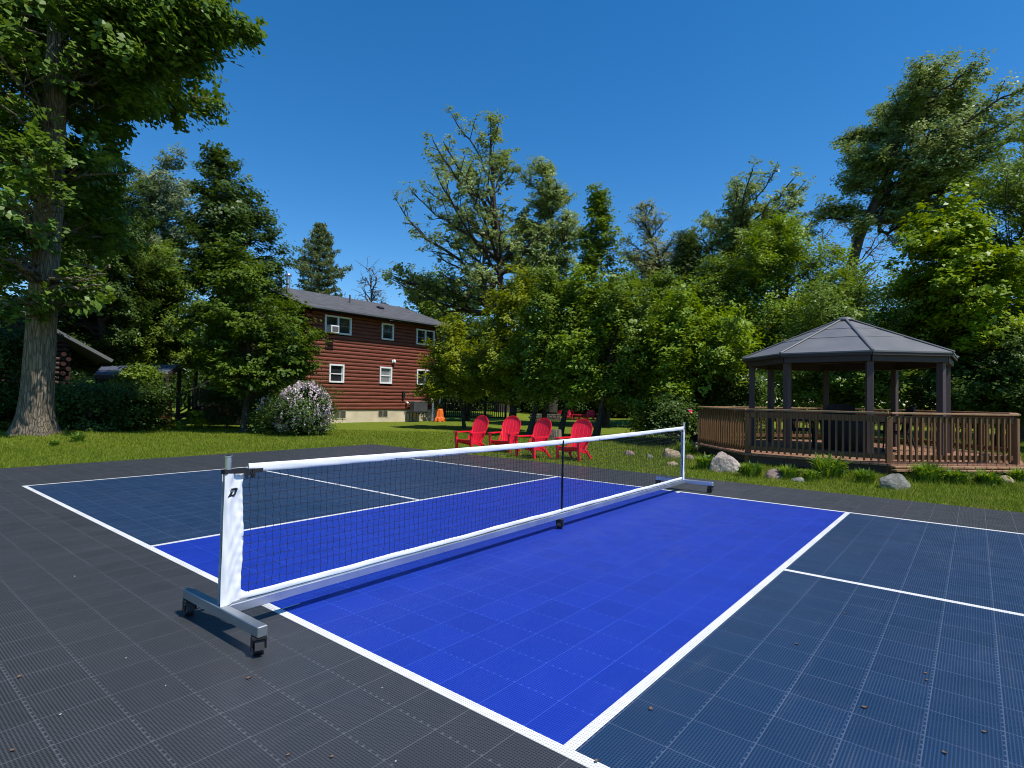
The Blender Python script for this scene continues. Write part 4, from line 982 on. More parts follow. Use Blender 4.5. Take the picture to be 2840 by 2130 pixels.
def patio_set():
    p = np.array([13.55, -.95]); z = .215
    t = thing('patio_table', 'dark covered patio table inside the gazebo', 'table', (p[0], p[1], z))
    B = MB(); B.lathe([(0, .72), (.52, .72), (.56, .70), (.55, .5), (.50, .02), (.46, 0)], n=24); B.build('table_cover', MT['dark_fabric'], t)
    B = MB(); B.lathe([(.6, .735), (.6, .755), (0, .755)], n=24); B.lathe([(0, .735), (.6, .735)], n=24); B.build('tabletop', MT['dark_fabric'], t)
    def pch():
        t = thing('patio_chair', 'x', 'chair')
        B = MB(); B.box((-.26, -.26, .40), (.26, .26, .47), .02); B.build('seat', MT['dark_fabric'], t)
        B = MB(); n = 15; vs = []
        for i in range(9):
            v = i/8
            for j in range(n):
                a = -1+2*j/(n-1); hw = .28+.07*v-.06*max(0, v-.8)*5*abs(a)
                vs.append((a*hw, .26+.12*v-.10*a*a, .45+.62*v-.05*a*a*v))
        B.add(vs, [(i*n+j, i*n+j+1, i*n+n+j+1, i*n+n+j) for i in range(8) for j in range(n-1)], True)
        B.add([(x, y+.025, z) for x, y, z in vs], [(i*n+j, i*n+n+j, i*n+n+j+1, i*n+j+1) for i in range(8) for j in range(n-1)], True)
        B.build('backrest', MT['dark_fabric'], t)
        for s in (-1, 1):
            B = MB(); B.tube([(s*.29, .25, .66), (s*.31, .0, .67), (s*.31, -.24, .64)], .022, 8); B.build('armrest', MT['dark_fabric'], t)
            B = MB(); B.tube([(s*.30, -.24, .64), (s*.28, -.27, .0)], .018, 8); B.build('leg', MT['dark_fabric'], t)
            B = MB(); B.tube([(s*.27, .24, .5), (s*.28, .36, .0)], .018, 8); B.build('leg', MT['dark_fabric'], t)
        return t
    c0 = pch()
    for i, (a, lab) in enumerate(((R(105), 'dark patio chair at the left side of the gazebo table'), (R(285), 'dark patio chair at the right side of the gazebo table'), (R(15), 'dark patio chair behind the gazebo table'))):
        c = c0 if i == 0 else copy_tree(c0)
        c.location = (p[0]+.95*math.cos(a), p[1]+.95*math.sin(a), z); c.rotation_euler = (0, 0, a-math.pi/2)
        tag(c, lab, 'chair', 'dark patio chairs in the gazebo')
patio_set()

# ------------------------------------------------------------------ rocks, weeds, debris
def rock(label, px, py, wpx, hfrac, mat, seed, D=None, sq=.8):
    p = gnd(px, py); D = np.dot(p-CP, _f); w = wpx*D/FPX; h = w*hfrac
    bm = bmesh.new(); bmesh.ops.create_icosphere(bm, subdivisions=4, radius=1.0)
    rng = np.random.default_rng(seed); dirs = rng.normal(size=(14, 3)); dirs /= np.linalg.norm(dirs, axis=1)[:, None]; cut = rng.uniform(.66, .95, 14)
    ph = rng.uniform(0, 6, 9)
    for v in bm.verts:
        c = np.array(v.co); 
        for dd, k in zip(dirs, cut):
            e = c@dd
            if e > k: c = c-dd*(e-k)*.9
        c = c*(1+.05*math.sin(c[0]*7+ph[0])*math.sin(c[1]*6+ph[1])*math.sin(c[2]*6+ph[2])+.02*math.sin(c[0]*17+ph[3])*math.sin(c[2]*19+ph[4]+c[1]*11))
        v.co = (c[0]*w*.56, c[1]*w*.56*sq, max(-.25, c[2])*h*.95)
    me = bpy.data.meshes.new('boulder'); bm.to_mesh(me); bm.free(); me.materials.append(mat)
    o = bpy.data.objects.new('boulder', me); COL.objects.link(o)
    p = p+np.array([_f[0], _f[1], 0])*w*.3
    o.location = (p[0], p[1], float(hgt(p[0], p[1]))+.0); o.rotation_euler = (0, 0, math.atan2(_r[1], _r[0])+rng.uniform(-.3, .3))
    tag(o, label, 'rock', 'rocks along the gazebo')
rock('large pale pink boulder below the left front corner of the deck', 2018, 1308, 86, .68, MT['rock_pale'], 1)
rock('flat brown rock between the pale boulder and the small gray stone', 2153, 1325, 54, .55, MT['rock_brown'], 2)
rock('small gray brown stone lying in front of the deck middle', 2218, 1333, 36, .42, MT['rock_gray'], 3)
rock('big smooth gray boulder against the deck front corner', 2497, 1353, 82, .58, MT['rock_gray'], 4)
rock('tan rock below the right end of the railing', 2798, 1340, 44, .5, MT['rock_tan'], 5)
rock('round tan boulder seen through the net right beside the far net post', 1866, 1266, 48, .68, MT['rock_tan'], 6)
rock('brown rock on the lawn right of the last red chair', 1746, 1261, 32, .5, MT['rock_brown'], 7)
rock('small gray rock on the lawn between the brown rock and the tan boulder', 1803, 1268, 20, .7, MT['rock_gray'], 8)
rock('low tan rock in the grass just in front of the round tan boulder', 1867, 1289, 30, .45, MT['rock_tan'], 9)
rock('rounded gray rock at the left end of the deck', 1930, 1245, 26, .9, MT['rock_gray'], 10)
rock('brown stone behind the far net post', 1915, 1272, 26, .6, MT['rock_brown'], 11)

def grass_mat():
    t = NT('grass_blades'); g = t.n('ShaderNodeNewGeometry'); p = t.pos()
    c = t.mix(g.outputs['Random Per Island'], (.10, .155, .010), (.25, .305, .022))
    c = t.mix(t.ramp(t.noise(p, 1.1, 6, .7), .55, .74, 0, .75), c, (.33, .29, .06))
    c = t.mix(t.ramp(t.noise(p, .42, 3), .48, .66, 0, .55), c, (.23, .27, .02))
    c = t.mix(t.ramp(t.noise(p, 2.6, 4), .56, .70, 0, .6), c, (.045, .095, .010))
    t.set(c, .5, 0, .2); tr = t.n('ShaderNodeBsdfTranslucent'); t.L(c, tr.inputs[0]); mx = t.n('ShaderNodeMixShader'); mx.inputs[0].default_value = .35
    t.L(t.b.outputs[0], mx.inputs[1]); t.L(tr.outputs[0], mx.inputs[2]); t.L(mx.outputs[0], t.out.inputs[0]); return t.mat
MT['grass_blade'] = grass_mat()
MT['weed'] = leaf_mat('weed_blades', (.07, .15, .014), (.20, .29, .03), .5, .35, .3)
def grass():
    rng = np.random.default_rng(33)
    n = 330000
    px = rng.uniform(-60, 2900, n); dd = rng.uniform(0, 1, n)**1.35*15+6.0
    d = _f[:2]+_r[:2]*((px-1420)/FPX)[:, None]
    x = CP[0]+d[:, 0]*dd; y = CP[1]+d[:, 1]*dd
    ok = ~((x > -1.62) & (x < 7.69) & (y > -9.2) & (y < 9.215))
    ok &= ((x-GC[0])**2+(y-GC[1])**2 > 3.3**2)
    x, y, dd = x[ok], y[ok], dd[ok]; n = len(x)
    L = rng.uniform(.025, .065, n)*np.where(x < 6, 1.15, 1.0); w = .0035+.0006*dd
    clump = .5+.5*np.sin(x*2.1+np.sin(y*1.7))*np.sin(y*2.6)
    near = np.clip(1.6-np.abs(np.hypot(x-GC[0], y-GC[1])-3.9), 0, 1)
    L = L*(1+near*1.2*clump)
    a = rng.uniform(0, 6.283, n); ln = rng.uniform(.1, .8, n); b_ = rng.uniform(0, 6.283, n)
    z = hgt(x, y)
    P = np.stack([x, y, z], 1); s = np.stack([np.cos(a), np.sin(a), 0*a], 1)*(w/2)[:, None]
    tip = P+np.stack([np.cos(b_)*ln*L, np.sin(b_)*ln*L, L], 1)
    tag(quad_object('grass', np.stack([P-s, P+s, tip], 1), MT['grass_blade'], nv=3), 'short green grass blades on the lawn', 'grass', kind='stuff')
grass()
def weed(px, py, hpx, n, label, seed, mat='weed', spread=1.0, tall=False):
    rng = np.random.default_rng(seed); p = gnd(px, py); D = np.dot(p-CP, _f); h = hpx*D/FPX
    V = []
    for k in range(n):
        a = rng.uniform(0, 6.283); r = rng.uniform(0, 1)**.5*h*.45*spread; L = h*rng.uniform(.5, 1.1); ln = rng.uniform(.15, .75)*L
        b0 = np.array([r*math.cos(a), r*math.sin(a), -.01]); s = np.array([-math.sin(a), math.cos(a), 0])*rng.uniform(.006, .016)*(1 if tall else 1.6)
        a2 = a+rng.normal()*.6
        m1 = b0+np.array([math.cos(a2)*ln*.35, math.sin(a2)*ln*.35, L*.62]); m2 = b0+np.array([math.cos(a2)*ln, math.sin(a2)*ln, L*(.75 if ln > .4*L else .95)])
        V += [b0-s*.5, b0+s*.5, m1+s, m1-s, m1-s, m1+s, m2+s*.1, m2-s*.1]
    V = np.array(V, float); m = n*2; c_ = rng.normal(size=(7, 3))*np.array([.20, .20, .14])*h*spread+np.array([0, 0, .34*h]); c_[:, 2] = np.abs(c_[:, 2])
    Pl = c_[rng.integers(0, 7, m)]+rng.normal(size=(m, 3))*h*np.array([.15, .15, .12]); Pl = Pl[Pl[:, 2] > .01]
    V = np.vstack([V, leaf_quads(Pl, .055*rng.uniform(.7, 1.5), rng, .5, .55).reshape(-1, 3)])
    o = quad_object('weed_clump', V, MT[mat]); o.location = (p[0], p[1], float(hgt(p[0], p[1])))
    tag(o, label, 'weed', 'weeds growing along the gazebo deck')
weed(2300, 1322, 70, 160, 'tall spiky weed growing at the middle of the deck front', 1)
weed(2570, 1335, 60, 240, 'bushy bright weed right of the big gray boulder', 2)
weed(2085, 1318, 45, 160, 'leafy weed at the foot of the left front railing post', 3)
weed(2190, 1325, 42, 160, 'weed behind the small gray stone', 4)
weed(2400, 1335, 42, 160, 'weed left of the big gray boulder', 5)
weed(2650, 1340, 45, 180, 'weed in front of the right railing panel', 6)
weed(2740, 1345, 48, 180, 'dark weed left of the tan rock', 7)
weed(2830, 1335, 45, 160, 'weed at the right edge of the photo beside the tan rock', 8)
weed(1960, 1300, 48, 160, 'weed left of the pale boulder', 9)
weed(1905, 1258, 45, 140, 'weed tuft behind the far net post', 10)
weed(2250, 1330, 36, 120, 'low weed right of the small gray stone', 12)
weed(150, 1235, 20, 90, 'tuft of grass at the foot of the big trunk, left side', 13)
weed(215, 1225, 30, 90, 'weed tuft at the foot of the big trunk, right side', 14)
weed(500, 1192, 30, 80, 'dark leafy weed near the porch steps', 15)

def litter():
    cr = lambda ox, oy, s, L: [(ox+x/s, oy+y/s) for x, y in L]
    brown = cr(1700, 1350, 1.940, [(990, 850), (1247, 685), (1557, 1003), (1683, 1008), (1355, 1193), (965, 1415), (1785, 1437), (2000, 1325), (1660, 845), (205, 1200), (1690, 1045)]) + \
        cr(0, 1500, 2.634, [(540, 1355), (140, 1000), (440, 505), (1050, 650), (90, 1540), (1815, 1010)]) + cr(600, 1500, 2.011, [(1340, 1105), (400, 1200), (645, 1210), (180, 770), (2120, 1235)])
    white = cr(0, 1500, 2.634, [(1210, 1063), (920, 862), (545, 263), (440, 1275)]) + cr(600, 1500, 2.011, [(925, 825), (1000, 1235)]) + [(122, 1463)]
    mb = simple('dry_brown_leaf', (.17, .10, .055), .8, var=.4, sc=30); mw = simple('pale_petal', (.75, .72, .66), .7)
    for L, m, nm, lab, sz in ((brown, mb, 'fallen_leaf', 'small curled brown leaf lying on the court tiles', .022), (white, mw, 'fallen_petal', 'tiny white petal lying on the gray court tiles', .010)):
        for i, (px, py) in enumerate(L):
            if sz > .02 and i % 3 == 2: continue
            rng = np.random.default_rng(i+len(L)*7); p = gnd(px, py); B = MB(); s = sz*rng.uniform(.7, 1.2)
            n = 7; vs = []
            for k in range(n):
                v = k/(n-1); wv = s*.32*math.sin(math.pi*min(.97, v*.95+.03))
                for u in (-1, 0, 1): vs.append((v*s-s/2, u*wv, .002+.25*s*abs(u)*(.5+.5*v)+.3*s*(v-.5)**2))
            fs = [(k*3+j, k*3+j+1, k*3+3+j+1, k*3+3+j) for k in range(n-1) for j in (0, 1)]
            B.add(vs, fs, True); o = B.build(nm, m); o.location = (p[0], p[1], .001); o.rotation_euler = (0, 0, rng.uniform(0, 6.28))
            tag(o, lab, 'leaf' if sz > .02 else 'petal', 'brown leaves scattered on the court' if sz > .02 else 'white petals scattered on the court')
litter()

# ------------------------------------------------------------------ log house
X0, X1, YW, CHX = 11.97, 19.85, 19.45, 13.13
def house():
    t = thing('log_house', 'two storey red brown log house with a dark shingle roof', 'house', (X0, YW, 0))
    O = np.array([X0, YW, 0.])
    WIN = [('a', 12.59, 14.00, 4.09, 4.92, 2), ('b', 15.76, 16.51, 4.07, 4.90, 1), ('c', 18.01, 19.31, 4.02, 4.85, 2), ('d', 12.87, 13.66, 1.85, 2.70, 1), ('e', 15.69, 16.45, 1.88, 2.72, 1), ('f', 18.09, 19.30, 1.88, 2.71, 2)]
    rng = np.random.default_rng(3)
    zb, pitch, nr = .58, .1730, 26
    def roofz(y): return np.where(y < 23.3, 5.15+(y-18.9)*.33, 6.60-(y-23.3)*.415)
    def log(B, a, b_, z, r, axis):
        """bulging log between a and b along X or Y"""
        m = max(2, int(abs(b_-a)/.8)+1); q = np.linspace(a, b_, m); wob = rng.normal(size=m)*.006
        prof = [(-.01, -r), (.055, -r*.97), (.085, -r*.82), (.101, -r*.42), (.105, 0), (.101, r*.42), (.085, r*.82), (.055, r*.97), (-.01, r)]
        vs = []
        for i in range(m):
            for o_, zz in prof:
                if axis == 'x': vs.append((q[i]-X0, .105-o_+wob[i]-.0, z+zz+wob[i]*.6))
                else: vs.append((.105-o_+wob[i], q[i]-YW, z+zz+wob[i]*.6))
        k = len(prof); fs = [(i*k+j, i*k+k+j, i*k+k+j+1, i*k+j+1) if axis == 'x' else (i*k+j, i*k+j+1, i*k+k+j+1, i*k+k+j) for i in range(m-1) for j in range(k-1)]
        fs = [f[::-1] for f in fs]
        B.add(vs, fs, True); B.add(vs[:k], [tuple(range(k))]); B.add(vs[-k:], [tuple(range(k-1, -1, -1))])
    B = MB(); E = MB()
    for i in range(nr):
        z = zb+pitch*(i+.5); r = pitch/2
        a = X0-(.24 if i % 2 == 0 else .0); b_ = X1+.0
        cuts = sorted([(w[1]+.03, w[2]-.03) for w in WIN if w[3]-.02 < z < w[4]+.02]); s = X0
        for c0, c1 in cuts: log(B, s, c0, z, r, 'x'); s = c1
        log(B, s, b_, z, r, 'x')
        if i % 2 == 0: E.tube([(a-X0, .12, z), (.02, .12, z)], .084, 14)
        else: E.tube([(.10, -.14-rng.uniform(0, .05), z), (.10, .02, z)], .098, 14) if False else None
        E.tube([(-rng.uniform(.10, .3)-.02, .30, z), (.02, .30, z)], .082, 12) if i % 2 else None
    B.build('front_wall', MT['log'], t); E.build('log_ends', MT['logend'], t)
    B = MB()
    for i in range(36):
        z = zb+pitch*(i+.5)
        yy = np.linspace(19.6, 27, 200); ok = yy[roofz(yy)-.22 > z]
        if len(ok) > 3: log(B, ok[0], ok[-1], z, pitch/2, 'y')
    B.build('gable_wall', MT['log_shade_tone'], t)
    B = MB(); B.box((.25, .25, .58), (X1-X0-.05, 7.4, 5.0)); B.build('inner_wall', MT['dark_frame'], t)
    B = MB(); B.box((.06, .06, -.2), (X1-X0-.06, 7.4, .578)); B.build('foundation', MT['found'], t)
    # roof
    B = MB(); xa, xb = 11.15-X0, 20.30-X0; th = .16
    pf = [(18.90-YW, 5.15), (23.3-YW, 6.602), (32.1-YW, 2.95)]
    for (ya, za), (yb, zb_) in zip(pf[:-1], pf[1:]):
        B.add([(xa, ya, za), (xb, ya, za), (xb, yb, zb_), (xa, yb, zb_)], [(0, 1, 2, 3)])
    rf = B.build('roof', MT['shingle'], t)
    B = MB()
    for (ya, za), (yb, zb_) in zip(pf[:-1], pf[1:]):
        B.add([(xa, ya, za-th), (xb, ya, za-th), (xb, yb, zb_-th), (xa, yb, zb_-th)], [(3, 2, 1, 0)])
        for x in (xa, xb): B.bar((x, ya, za-th/2-.002), (x, yb, zb_-th/2-.002), .03, th)
    B.bar((xa, pf[0][0], 5.15-th/2), (xb, pf[0][0], 5.15-th/2), .03, th-.01)
    B.build('fascia', MT['dark_frame'], rf)
    B = MB(); B.bar((xa, pf[0][0]-.06, 5.09), (xb, pf[0][0]-.06, 5.09), .10, .10, .01); B.build('gutter', MT['roof_rib'], rf)
    B = MB(); B.tube([(CHX-X0, 23.7-YW, 6.2), (CHX-X0, 23.7-YW, 7.40)], .10, 14); B.lathe([(.10, 7.26), (.17, 7.28), (.17, 7.36), (.10, 7.38), (.0, 7.38)], (CHX-X0, 23.7-YW, 0), 14); B.build('chimney_pipe', MT['galvw'], rf)
    B = MB(); B.tube([(15.3-X0, 21.5-YW, 5.9), (15.3-X0, 21.5-YW, 6.42)], .05, 10); B.build('vent_pipe', MT['roof_rib'], rf)
    B = MB(); B.obox((17.0-X0, 21.2-YW, 5.97), (1, 0, 0), (0, 1, .33), (0, -.33, 1), (.32, .3, .10), .02); B.build('roof_vent', MT['black'], rf)
    # windows
    for n_, x0, x1, z0, z1, k in WIN:
        B = MB(); fw = .075; y0, y1 = -.035, .09
        x0, x1 = x0-X0, x1-X0
        B.box((x0, y0, z0), (x0+fw, y1, z1), .006); B.box((x1-fw, y0, z0), (x1, y1, z1), .006)
        B.box((x0+fw, y0+.002, z1-fw), (x1-fw, y1, z1), .006); B.box((x0+fw, y0-.002, z0), (x1-fw, y1, z0+fw), .006)
        fr = B.build('window', MT['white_paint'], t)
        edges = [x0+fw, x1-fw] if k == 1 else [x0+fw, (x0+x1)/2, x1-fw]
        if k == 2: 
            B = MB(); B.box(((x0+x1)/2-.035, y0+.004, z0+fw), ((x0+x1)/2+.035, y1, z1-fw), .004); B.build('mullion', MT['white_paint'], fr)
        for a, c in zip(edges[:-1], edges[1:]):
            if n_ != 'f':
                B = MB(); zm = (z0+z1)/2-.02; B.box((a, .015, zm-.022), (c, .075, zm+.022), .004)
                if n_ in 'de': B.box((a, .03, z0+fw), (a+.03, .07, z1-fw)); B.box((c-.03, .03, z0+fw), (c, .07, z1-fw))
                B.build('sash_rail', MT['white_paint'] if n_ in 'de' else MT['grayplastic'], fr)
            B = MB(); B.box((a-.01, .05, z0+.02), (c+.01, .062, z1-.02))
            B.build('pane', MT['pane_blind'] if n_ == 'e' else MT['pane'], fr)
    for x0, x1, z0, z1 in ((13.19, 13.86, .17, .578), (15.68, 16.30, .20, .578), (18.25, 18.75, .30, .5)):
        B = MB(); x0 -= X0; x1 -= X0; B.box((x0, .045, z0), (x0+.03, .07, z1)); B.box((x1-.03, .045, z0), (x1, .07, z1)); B.box((x0+.03, .045, z0), (x1-.03, .075, z0+.03)); B.box((x0+.03, .045, z1-.03), (x1-.03, .07, z1))
        B.box(((x0+x1)/2-.01, .048, z0+.03), ((x0+x1)/2+.01, .07, z1-.03))
        w = B.build('basement_window', MT['found'], t); B = MB(); B.box((x0+.02, .052, z0+.02), (x1-.02, .059, z1-.02)); B.build('pane', MT['pane_dirty'], w)
    # wall fittings
    B = MB(); B.lathe([(0, .12), (.05, .11), (.075, .06), (.08, -.02)], (16.52-X0, -.09, 3.0), 12); B.box((16.42-X0, -.04, 2.94), (16.62-X0, .0, 3.10), .005); B.build('vent_hood', MT['white_paint'], t)
    B = MB(); B.box((17.13-X0, -.12, 1.18), (17.27-X0, -.0, 1.55), .03); B.build('meter_box', MT['black'], t)
    B = MB(); B.tube([(17.42-X0, 0, .95), (17.42-X0, -.10, .96), (17.42-X0, -.15, .90)], .05, 10); B.build('intake_pipe', MT['white_paint'], t)
    B = MB(); B.tube([(17.38-X0, -.03, .9), (17.38-X0, -.03, .5)], .018, 8); B.build('conduit', MT['black'], t)
    # downspout at the right corner
    B = MB(); xr = X1-X0+.10
    B.tube([(xr+.2, -.58, 5.0), (xr+.15, -.5, 4.86), (xr, -.1, 4.62), (xr, -.08, 4.4), (xr, -.08, 1.5), (xr-.2, -.08, 1.2), (xr-.3, -.1, .9)], .045, 8); B.build('downspout', MT['white_paint'], t)
    # rear porch under the long roof
    B = MB(); B.box((-.1, 7.45, .0), (X1-X0, 12.3, .62)); B.build('porch_floor', MT['dark_wood'], t)
    for y in (8.6, 10.4, 12.1):
        B = MB(); B.box((-.04, y, .62), (.1, y+.14, float(roofz(np.array(y+YW)))-.18), .005); B.build('porch_post', MT['dark_wood'], t)
    B = MB(); B.box((-.02, 7.45, 1.5), (.04, 12.2, 1.56)); B.box((-.02, 7.45, .75), (.04, 12.2, .80))
    for i in range(34): B.box((-.01, 7.5+i*.14, .8), (.03, 7.54+i*.14, 1.5))
    B.build('porch_railing', MT['fence_black'], t)
house()

def stairs():
    p = dgnd(438, 905); q = dgnd(396, 906)
    t = thing('porch_stairs', 'dark wooden porch stairs with sloping handrails left of the bright maple', 'stairs', (8.9, 24.6, 0), R(0))
    # climbs towards +X, width along Y
    st = MB(); n = 4; rise, run = .165, .27
    for k in range(n): st.box((k*run, 0, rise*(k+1)-.04), (k*run+.30, 1.25, rise*(k+1)), .004)
    st.build('treads', MT['dark_wood'], t)
    for y in (-.04, 1.29):
        B = MB(); B.bar((0, y, .02), (n*run+.1, y, n*rise+.0), .045, .22); B.build('stringer', MT['fence_black'], t)
        B = MB(); B.box((.0, y-.05, 0), (.1, y+.05, 1.02), .004); B.build('newel_post', MT['fence_black'], t)
        B = MB(); B.bar((.0, y, 1.0), (n*run+.55, y, 1.0+rise/run*(n*run+.55)), .09, .05, .004); B.bar((.0, y, .28), (n*run+.55, y, .28+rise/run*(n*run+.55)), .045, .07)
        for i in range(9):
            x = .2+i*.16; B.box((x, y-.015, .28+rise/run*x), (x+.03, y+.015, 1.0+rise/run*x))
        B.build('handrail', MT['fence_black'], t)
    B = MB(); B.box((n*run+.12, -.2, 0), (n*run+1.6, 1.5, n*rise+.02)); B.build('landing', MT['brown_slat'], t)
stairs()

def cabin():
    """log outbuilding behind the big trunk and the roofed walkway that joins it to the house"""
    D = 24.0
    pr = at(186, 1100, D); bx, by = pr[0], pr[1]
    t = thing('log_outbuilding', 'log outbuilding, its logs coloured for deep shade, with a pale roof edge behind the big trunk', 'building', (bx, by, 0), 0)
    # gable wall faces the lawn; local x along the wall to the right, y to the back
    B = MB(); sl = .57; ov = 1.45; zr = 2.66                                 # eave height at the overhang
    hw = 3.4; rz = zr+(hw+ov)*sl
    for i in range(30):
        z = .1+.2*(i+.5); hwz = min(hw, (rz-.2-z)/sl)
        if hwz < .1: break
        B.tube([(-hw-hwz, 0, z), (-hw+hwz, 0, z)], .105, 10)
    B.build('gable_wall', MT['log_shade_tone'], t)
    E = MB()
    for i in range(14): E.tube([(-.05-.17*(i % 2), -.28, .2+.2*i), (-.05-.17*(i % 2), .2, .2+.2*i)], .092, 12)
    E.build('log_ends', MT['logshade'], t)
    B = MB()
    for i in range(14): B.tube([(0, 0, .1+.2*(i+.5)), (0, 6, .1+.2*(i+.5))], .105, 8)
    B.build('side_wall', MT['log_shade_tone'], t)
    B = MB()
    for sg in (-1, 1):
        a = np.array([-hw+sg*(hw+ov), 0, zr]); c = np.array([-hw, 0, rz])
        B.add([a+(0, -.5, 0), a+(0, 6.2, 0), c+(0, 6.2, 0), c+(0, -.5, 0), a+(0, -.5, -.1), a+(0, 6.2, -.1), c+(0, 6.2, -.1), c+(0, -.5, -.1)], [(0, 1, 2, 3), (7, 6, 5, 4), (0, 4, 5, 1), (1, 5, 6, 2), (2, 6, 7, 3), (3, 7, 4, 0)])
    rf = B.build('roof', MT['shingle'], t)
    B = MB()
    for sg in (-1, 1): B.bar((-hw+sg*(hw+ov), -.52, zr-.05), (-hw, -.52, rz-.05), .03, .13)
    B.build('rake_board', MT['grayplastic'], rf)
    # walkway roof
    P1 = [at(215*K, 806*K, 22.5), at(345*K, 808*K, 21.5), at(500, 1012, 23.5), at(470, 1008, 25.5), at(290, 1018, 25.5)]
    w = thing('walkway_roof', 'low blue gray metal roof over the walkway between the two log buildings', 'roof', (P1[1][0], P1[1][1], 0))
    o = P1[1]*np.array([1, 1, 0]); B = MB()
    a, b_, c, d_ = at(205*K, 808*K, 20.5), at(360*K, 806*K, 21.0), at(500, 1010, 25.5), at(285, 1016, 25.0)
    up = np.array([0, 0, .05]); q = [p-o for p in (a, b_, c, d_)]
    B.add(q+[p-up for p in q], [(0, 1, 2, 3), (7, 6, 5, 4), (0, 4, 5, 1), (1, 5, 6, 2), (2, 6, 7, 3), (3, 7, 4, 0)])
    for k in range(9):
        f = k/8; B.bar(q[0]*(1-f)+q[1]*f+np.array([0, 0, .012]), q[3]*(1-f)+q[2]*f+np.array([0, 0, .012]), .03, .025)
    B.build('metal_sheet', MT['blue_metal'], w)
    B = MB(); B.bar(q[0]-up*2.2, q[1]-up*2.2, .1, .14); B.bar(q[1]-up*2.2, q[2]-up*2.2, .1, .14); B.build('beam', MT['dark_wood'], w)
    for p in (q[1]*.97, q[2]*.97):
        B = MB(); B.box((p[0]-.06, p[1]-.06, 0), (p[0]+.06, p[1]+.06, p[2]-.1)); B.build('post', MT['dark_wood'], w)
cabin()

def slat_screen():
    p = at(345*K, 870*K, 20.6); t = thing('slat_screen', 'brown horizontal slat screen under the walkway roof', 'screen', (p[0], p[1], 0), R(-52))
    for i in range(7):
        B = MB(); z = .33+i*.165; B.box((-.55, -.012, z), (.42, .012, z+.105), .003); B.build('slat', MT['brown_slat'], t)
    for x in (-.5, .37):
        B = MB(); B.box((x-.04, .014, 0), (x+.04, .09, 1.5)); B.build('post', MT['brown_slat'], t)
slat_screen()
p = at(390, 1185, 18.8)
o = rock('pale stone standing in the shade at the foot of the dark bush', 388, 1195, 20, 1.3, MT['rock_gray'], 21)

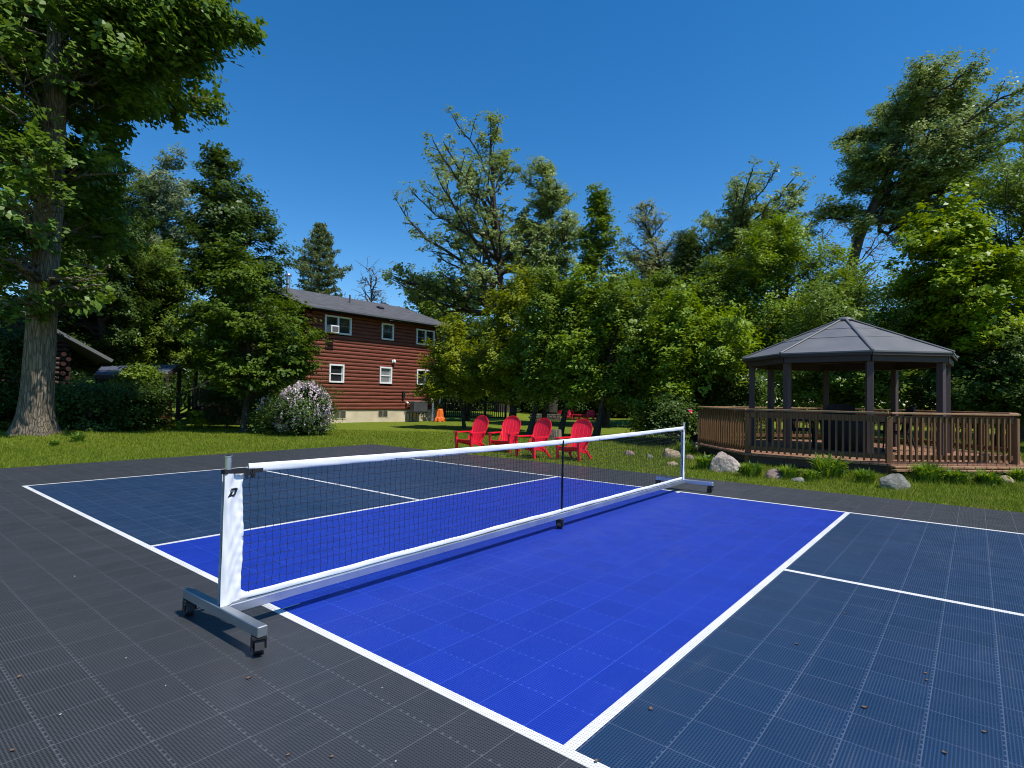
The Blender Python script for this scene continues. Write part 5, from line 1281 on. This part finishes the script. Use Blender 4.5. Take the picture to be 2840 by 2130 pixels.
# ------------------------------------------------------------------ things by the house
def by_house():
    t = thing('window_air_conditioner', 'white window air conditioner in the upper left house window', 'air conditioner', (12.87, YW-.04, 4.09))
    B = MB(); B.box((-.205, -.38, 0), (.205, .05, .33), .012); B.build('casing', MT['white_paint'], t)
    B = MB(); B.box((-.16, -.388, .045), (.16, -.38, .285))
    for k in range(9): B.box((-.16, -.392, .055+k*.025), (.16, -.388, .063+k*.025))
    B.build('grille', MT['grayplastic'], t)
    t = thing('heat_pump', 'gray heat pump unit mounted on brackets at the right end of the house wall', 'heat pump', (17.96, YW-.35, .48))
    B = MB(); B.box((-.44, -.2, 0), (.44, .2, .50), .02); B.build('casing', MT['grayplastic'], t)
    B = MB(); B.box((-.46, -.22, .50), (.46, .22, .53), .01); B.build('lid', MT['galv'], t)
    B = MB()
    for k in range(13): B.box((-.41, -.212, .05+k*.033), (.41, -.202, .066+k*.033))
    B.build('grille', MT['roof_rib'], t)
    B = MB()
    for x in (-.4, .4): B.box((x-.02, -.25, -.05), (x+.02, .42, -.005))
    B.build('bracket', MT['black'], t)
    t = thing('metal_stand', 'black metal frame stand beside the heat pump', 'stand', (17.25, YW-.6, 0))
    B = MB()
    for x in (-.22, .22):
        for y in (-.15, .15): B.box((x-.02, y-.02, 0), (x+.02, y+.02, .44))
    B.build('legs', MT['black'], t)
    B = MB(); B.box((-.25, -.19, .44), (.75, .19, .47)); B.box((-.22, -.15, .2), (.22, -.13, .23)); B.build('frame_top', MT['black'], t)
    # white hydrant pipe and orange sheet
    t = thing('standpipe', 'white pipe wrapped in gray sheet standing at the right house corner', 'pipe', tuple(gnd(1199, 1167)))
    B = MB(); B.tube([(0, 0, 0), (.01, 0, .6), (0, 0, 1.0)], [.10, .085, .05], 12); B.build('wrapped_body', MT['galvw'], t)
    B = MB(); B.tube([(0, 0, 1.0), (0, 0, 1.08), (-.06, -.02, 1.14), (-.12, -.03, 1.10)], .06, 12); B.build('elbow', MT['white_paint'], t)
    g = gnd(1220, 1168); t = thing('orange_sheet', 'crumpled orange plastic sheet draped at the right house corner', 'plastic sheet', tuple(g))
    rng = np.random.default_rng(6); B = MB(); n = 40; m = 16; vs = []; ph = rng.uniform(0, 6, 6)
    for i in range(m):
        v = i/(m-1); z = .60*(1-v)*(1+.25*math.sin(9*v)); r = .08+.22*v**.6
        for j in range(n):
            a = 2*math.pi*j/n; q = r*(1+.22*math.sin(7*a+ph[0]+v*2)+.12*math.sin(13*a+ph[1]+3*v)); vs.append((q*math.cos(a), q*.6*math.sin(a), z+.03*math.sin(5*a+ph[2])*v))
    B.add(vs, [(i*n+j, i*n+n+j, i*n+n+(j+1) % n, i*n+(j+1) % n) for i in range(m-1) for j in range(n)], True); B.build('sheet', MT['orange'], t)
    # dark railing fence beyond the house
    a, b_ = at(1232, 1150, 31), at(1402, 1150, 30)
    t = thing('railing_fence', 'dark weathered railing fence in the shade right of the log house', 'fence', (a[0], a[1], 0))
    d = (b_-a)*np.array([1, 1, 0]); L = np.linalg.norm(d); d /= L
    for k in range(4):
        B = MB(); q = d*(L*k/3); B.obox((q[0], q[1], .5), d, (-d[1], d[0], 0), (0, 0, 1), (.1, .1, 1.1)); B.build('post', MT['fence_black'], t)
    B = MB()
    for z in (1.0, .22): B.bar(np.array([0, 0, z]), d*L+np.array([0, 0, z]), .06, .08)
    B.build('rail', MT['fence_black'], t)
    B = MB()
    for k in range(30): q = d*(L*(k+.5)/30); B.obox((q[0]-d[1]*.05, q[1]+d[0]*.05, .6), d, (-d[1], d[0], 0), (0, 0, 1), (.04, .03, .8))
    B.build('baluster_panel', MT['fence_black'], t)
    # low stone wall far under the trees
    a, b_ = at(1472, 1160, 36), at(1548, 1160, 37)
    rng = np.random.default_rng(8); B = MB(); d = (b_-a)*np.array([1, 1, 0]); L = np.linalg.norm(d); d /= L; z0 = -.3
    for r_ in range(3):
        x = -.1*(r_ % 2)
        while x < L:
            w = rng.uniform(.25, .5); B.obox((d[0]*(x+w/2), d[1]*(x+w/2), z0+.1+.15*r_), d, (-d[1], d[0], 0), (0, 0, 1), (w*.96, .3, .135), .03); x += w
    o = B.build('stone_wall', MT['rock_dark']); o.location = (a[0], a[1], float(hgt(a[0], a[1]))+.3); tag(o, 'low gray stone wall far back under the ornamental trees', 'wall')
    p = gnd(1538, 1217); B = MB(); B.lathe([(.0, .32), (.20, .32), (.22, .30), (.23, .1), (.27, 0)], n=18); o = B.build('tree_stump', MT['bark']); o.location = (p[0], p[1], -.02); tag(o, 'short wooden stump on the lawn behind the red chairs', 'stump')
    p = gnd(1416, 1172); t = thing('garden_lamp', 'small garden lamp post with a pale cap beside the thick ornamental trunk', 'lamp', (p[0], p[1], 0))
    B = MB(); B.tube([(0, 0, 0), (0, 0, .42)], .03, 8); B.build('post', MT['fence_black'], t); B = MB(); B.lathe([(.05, .42), (.10, .46), (.09, .5), (0, .54)], n=12); B.build('cap', MT['white_paint'], t)
    # pennant
    p = gnd(1918, 1240); D = np.dot(p-CP, _f); t = thing('pennant_flag', 'small red and white pennant on a thin pole left of the gazebo', 'flag', (p[0], p[1], 0))
    h = at(1903, 1131, D)[2]; s = D/FPX
    B = MB(); B.tube([(0, 0, 0), (-_r[0]*15*s, -_r[1]*15*s, h+.02)], .008, 6); B.build('pole', MT['black'], t)
    B = MB(); n = 8; vs = []
    o0 = np.array([-_r[0]*15*s, -_r[1]*15*s, h]); 
    for i in range(n+1):
        v = i/n; c = o0+np.array([_r[0], _r[1], 0])*17*s*v-np.array([0, 0, 1])*22*s*v; wv = 15*s*(1-v)
        wob = .015*math.sin(v*7)
        vs += [c+np.array([wob, 0, 0]), c+np.array([_r[0]*wv+wob, _r[1]*wv, -.1*wv])]
    for i in range(n):
        B.cur = 1 if i % 3 == 1 else 0
        B.add([vs[2*i], vs[2*i+1], vs[2*i+3], vs[2*i+2]], [(0, 1, 2, 3)])
    B.build('cloth', [MT['red'], MT['white_vinyl']], t)
by_house()
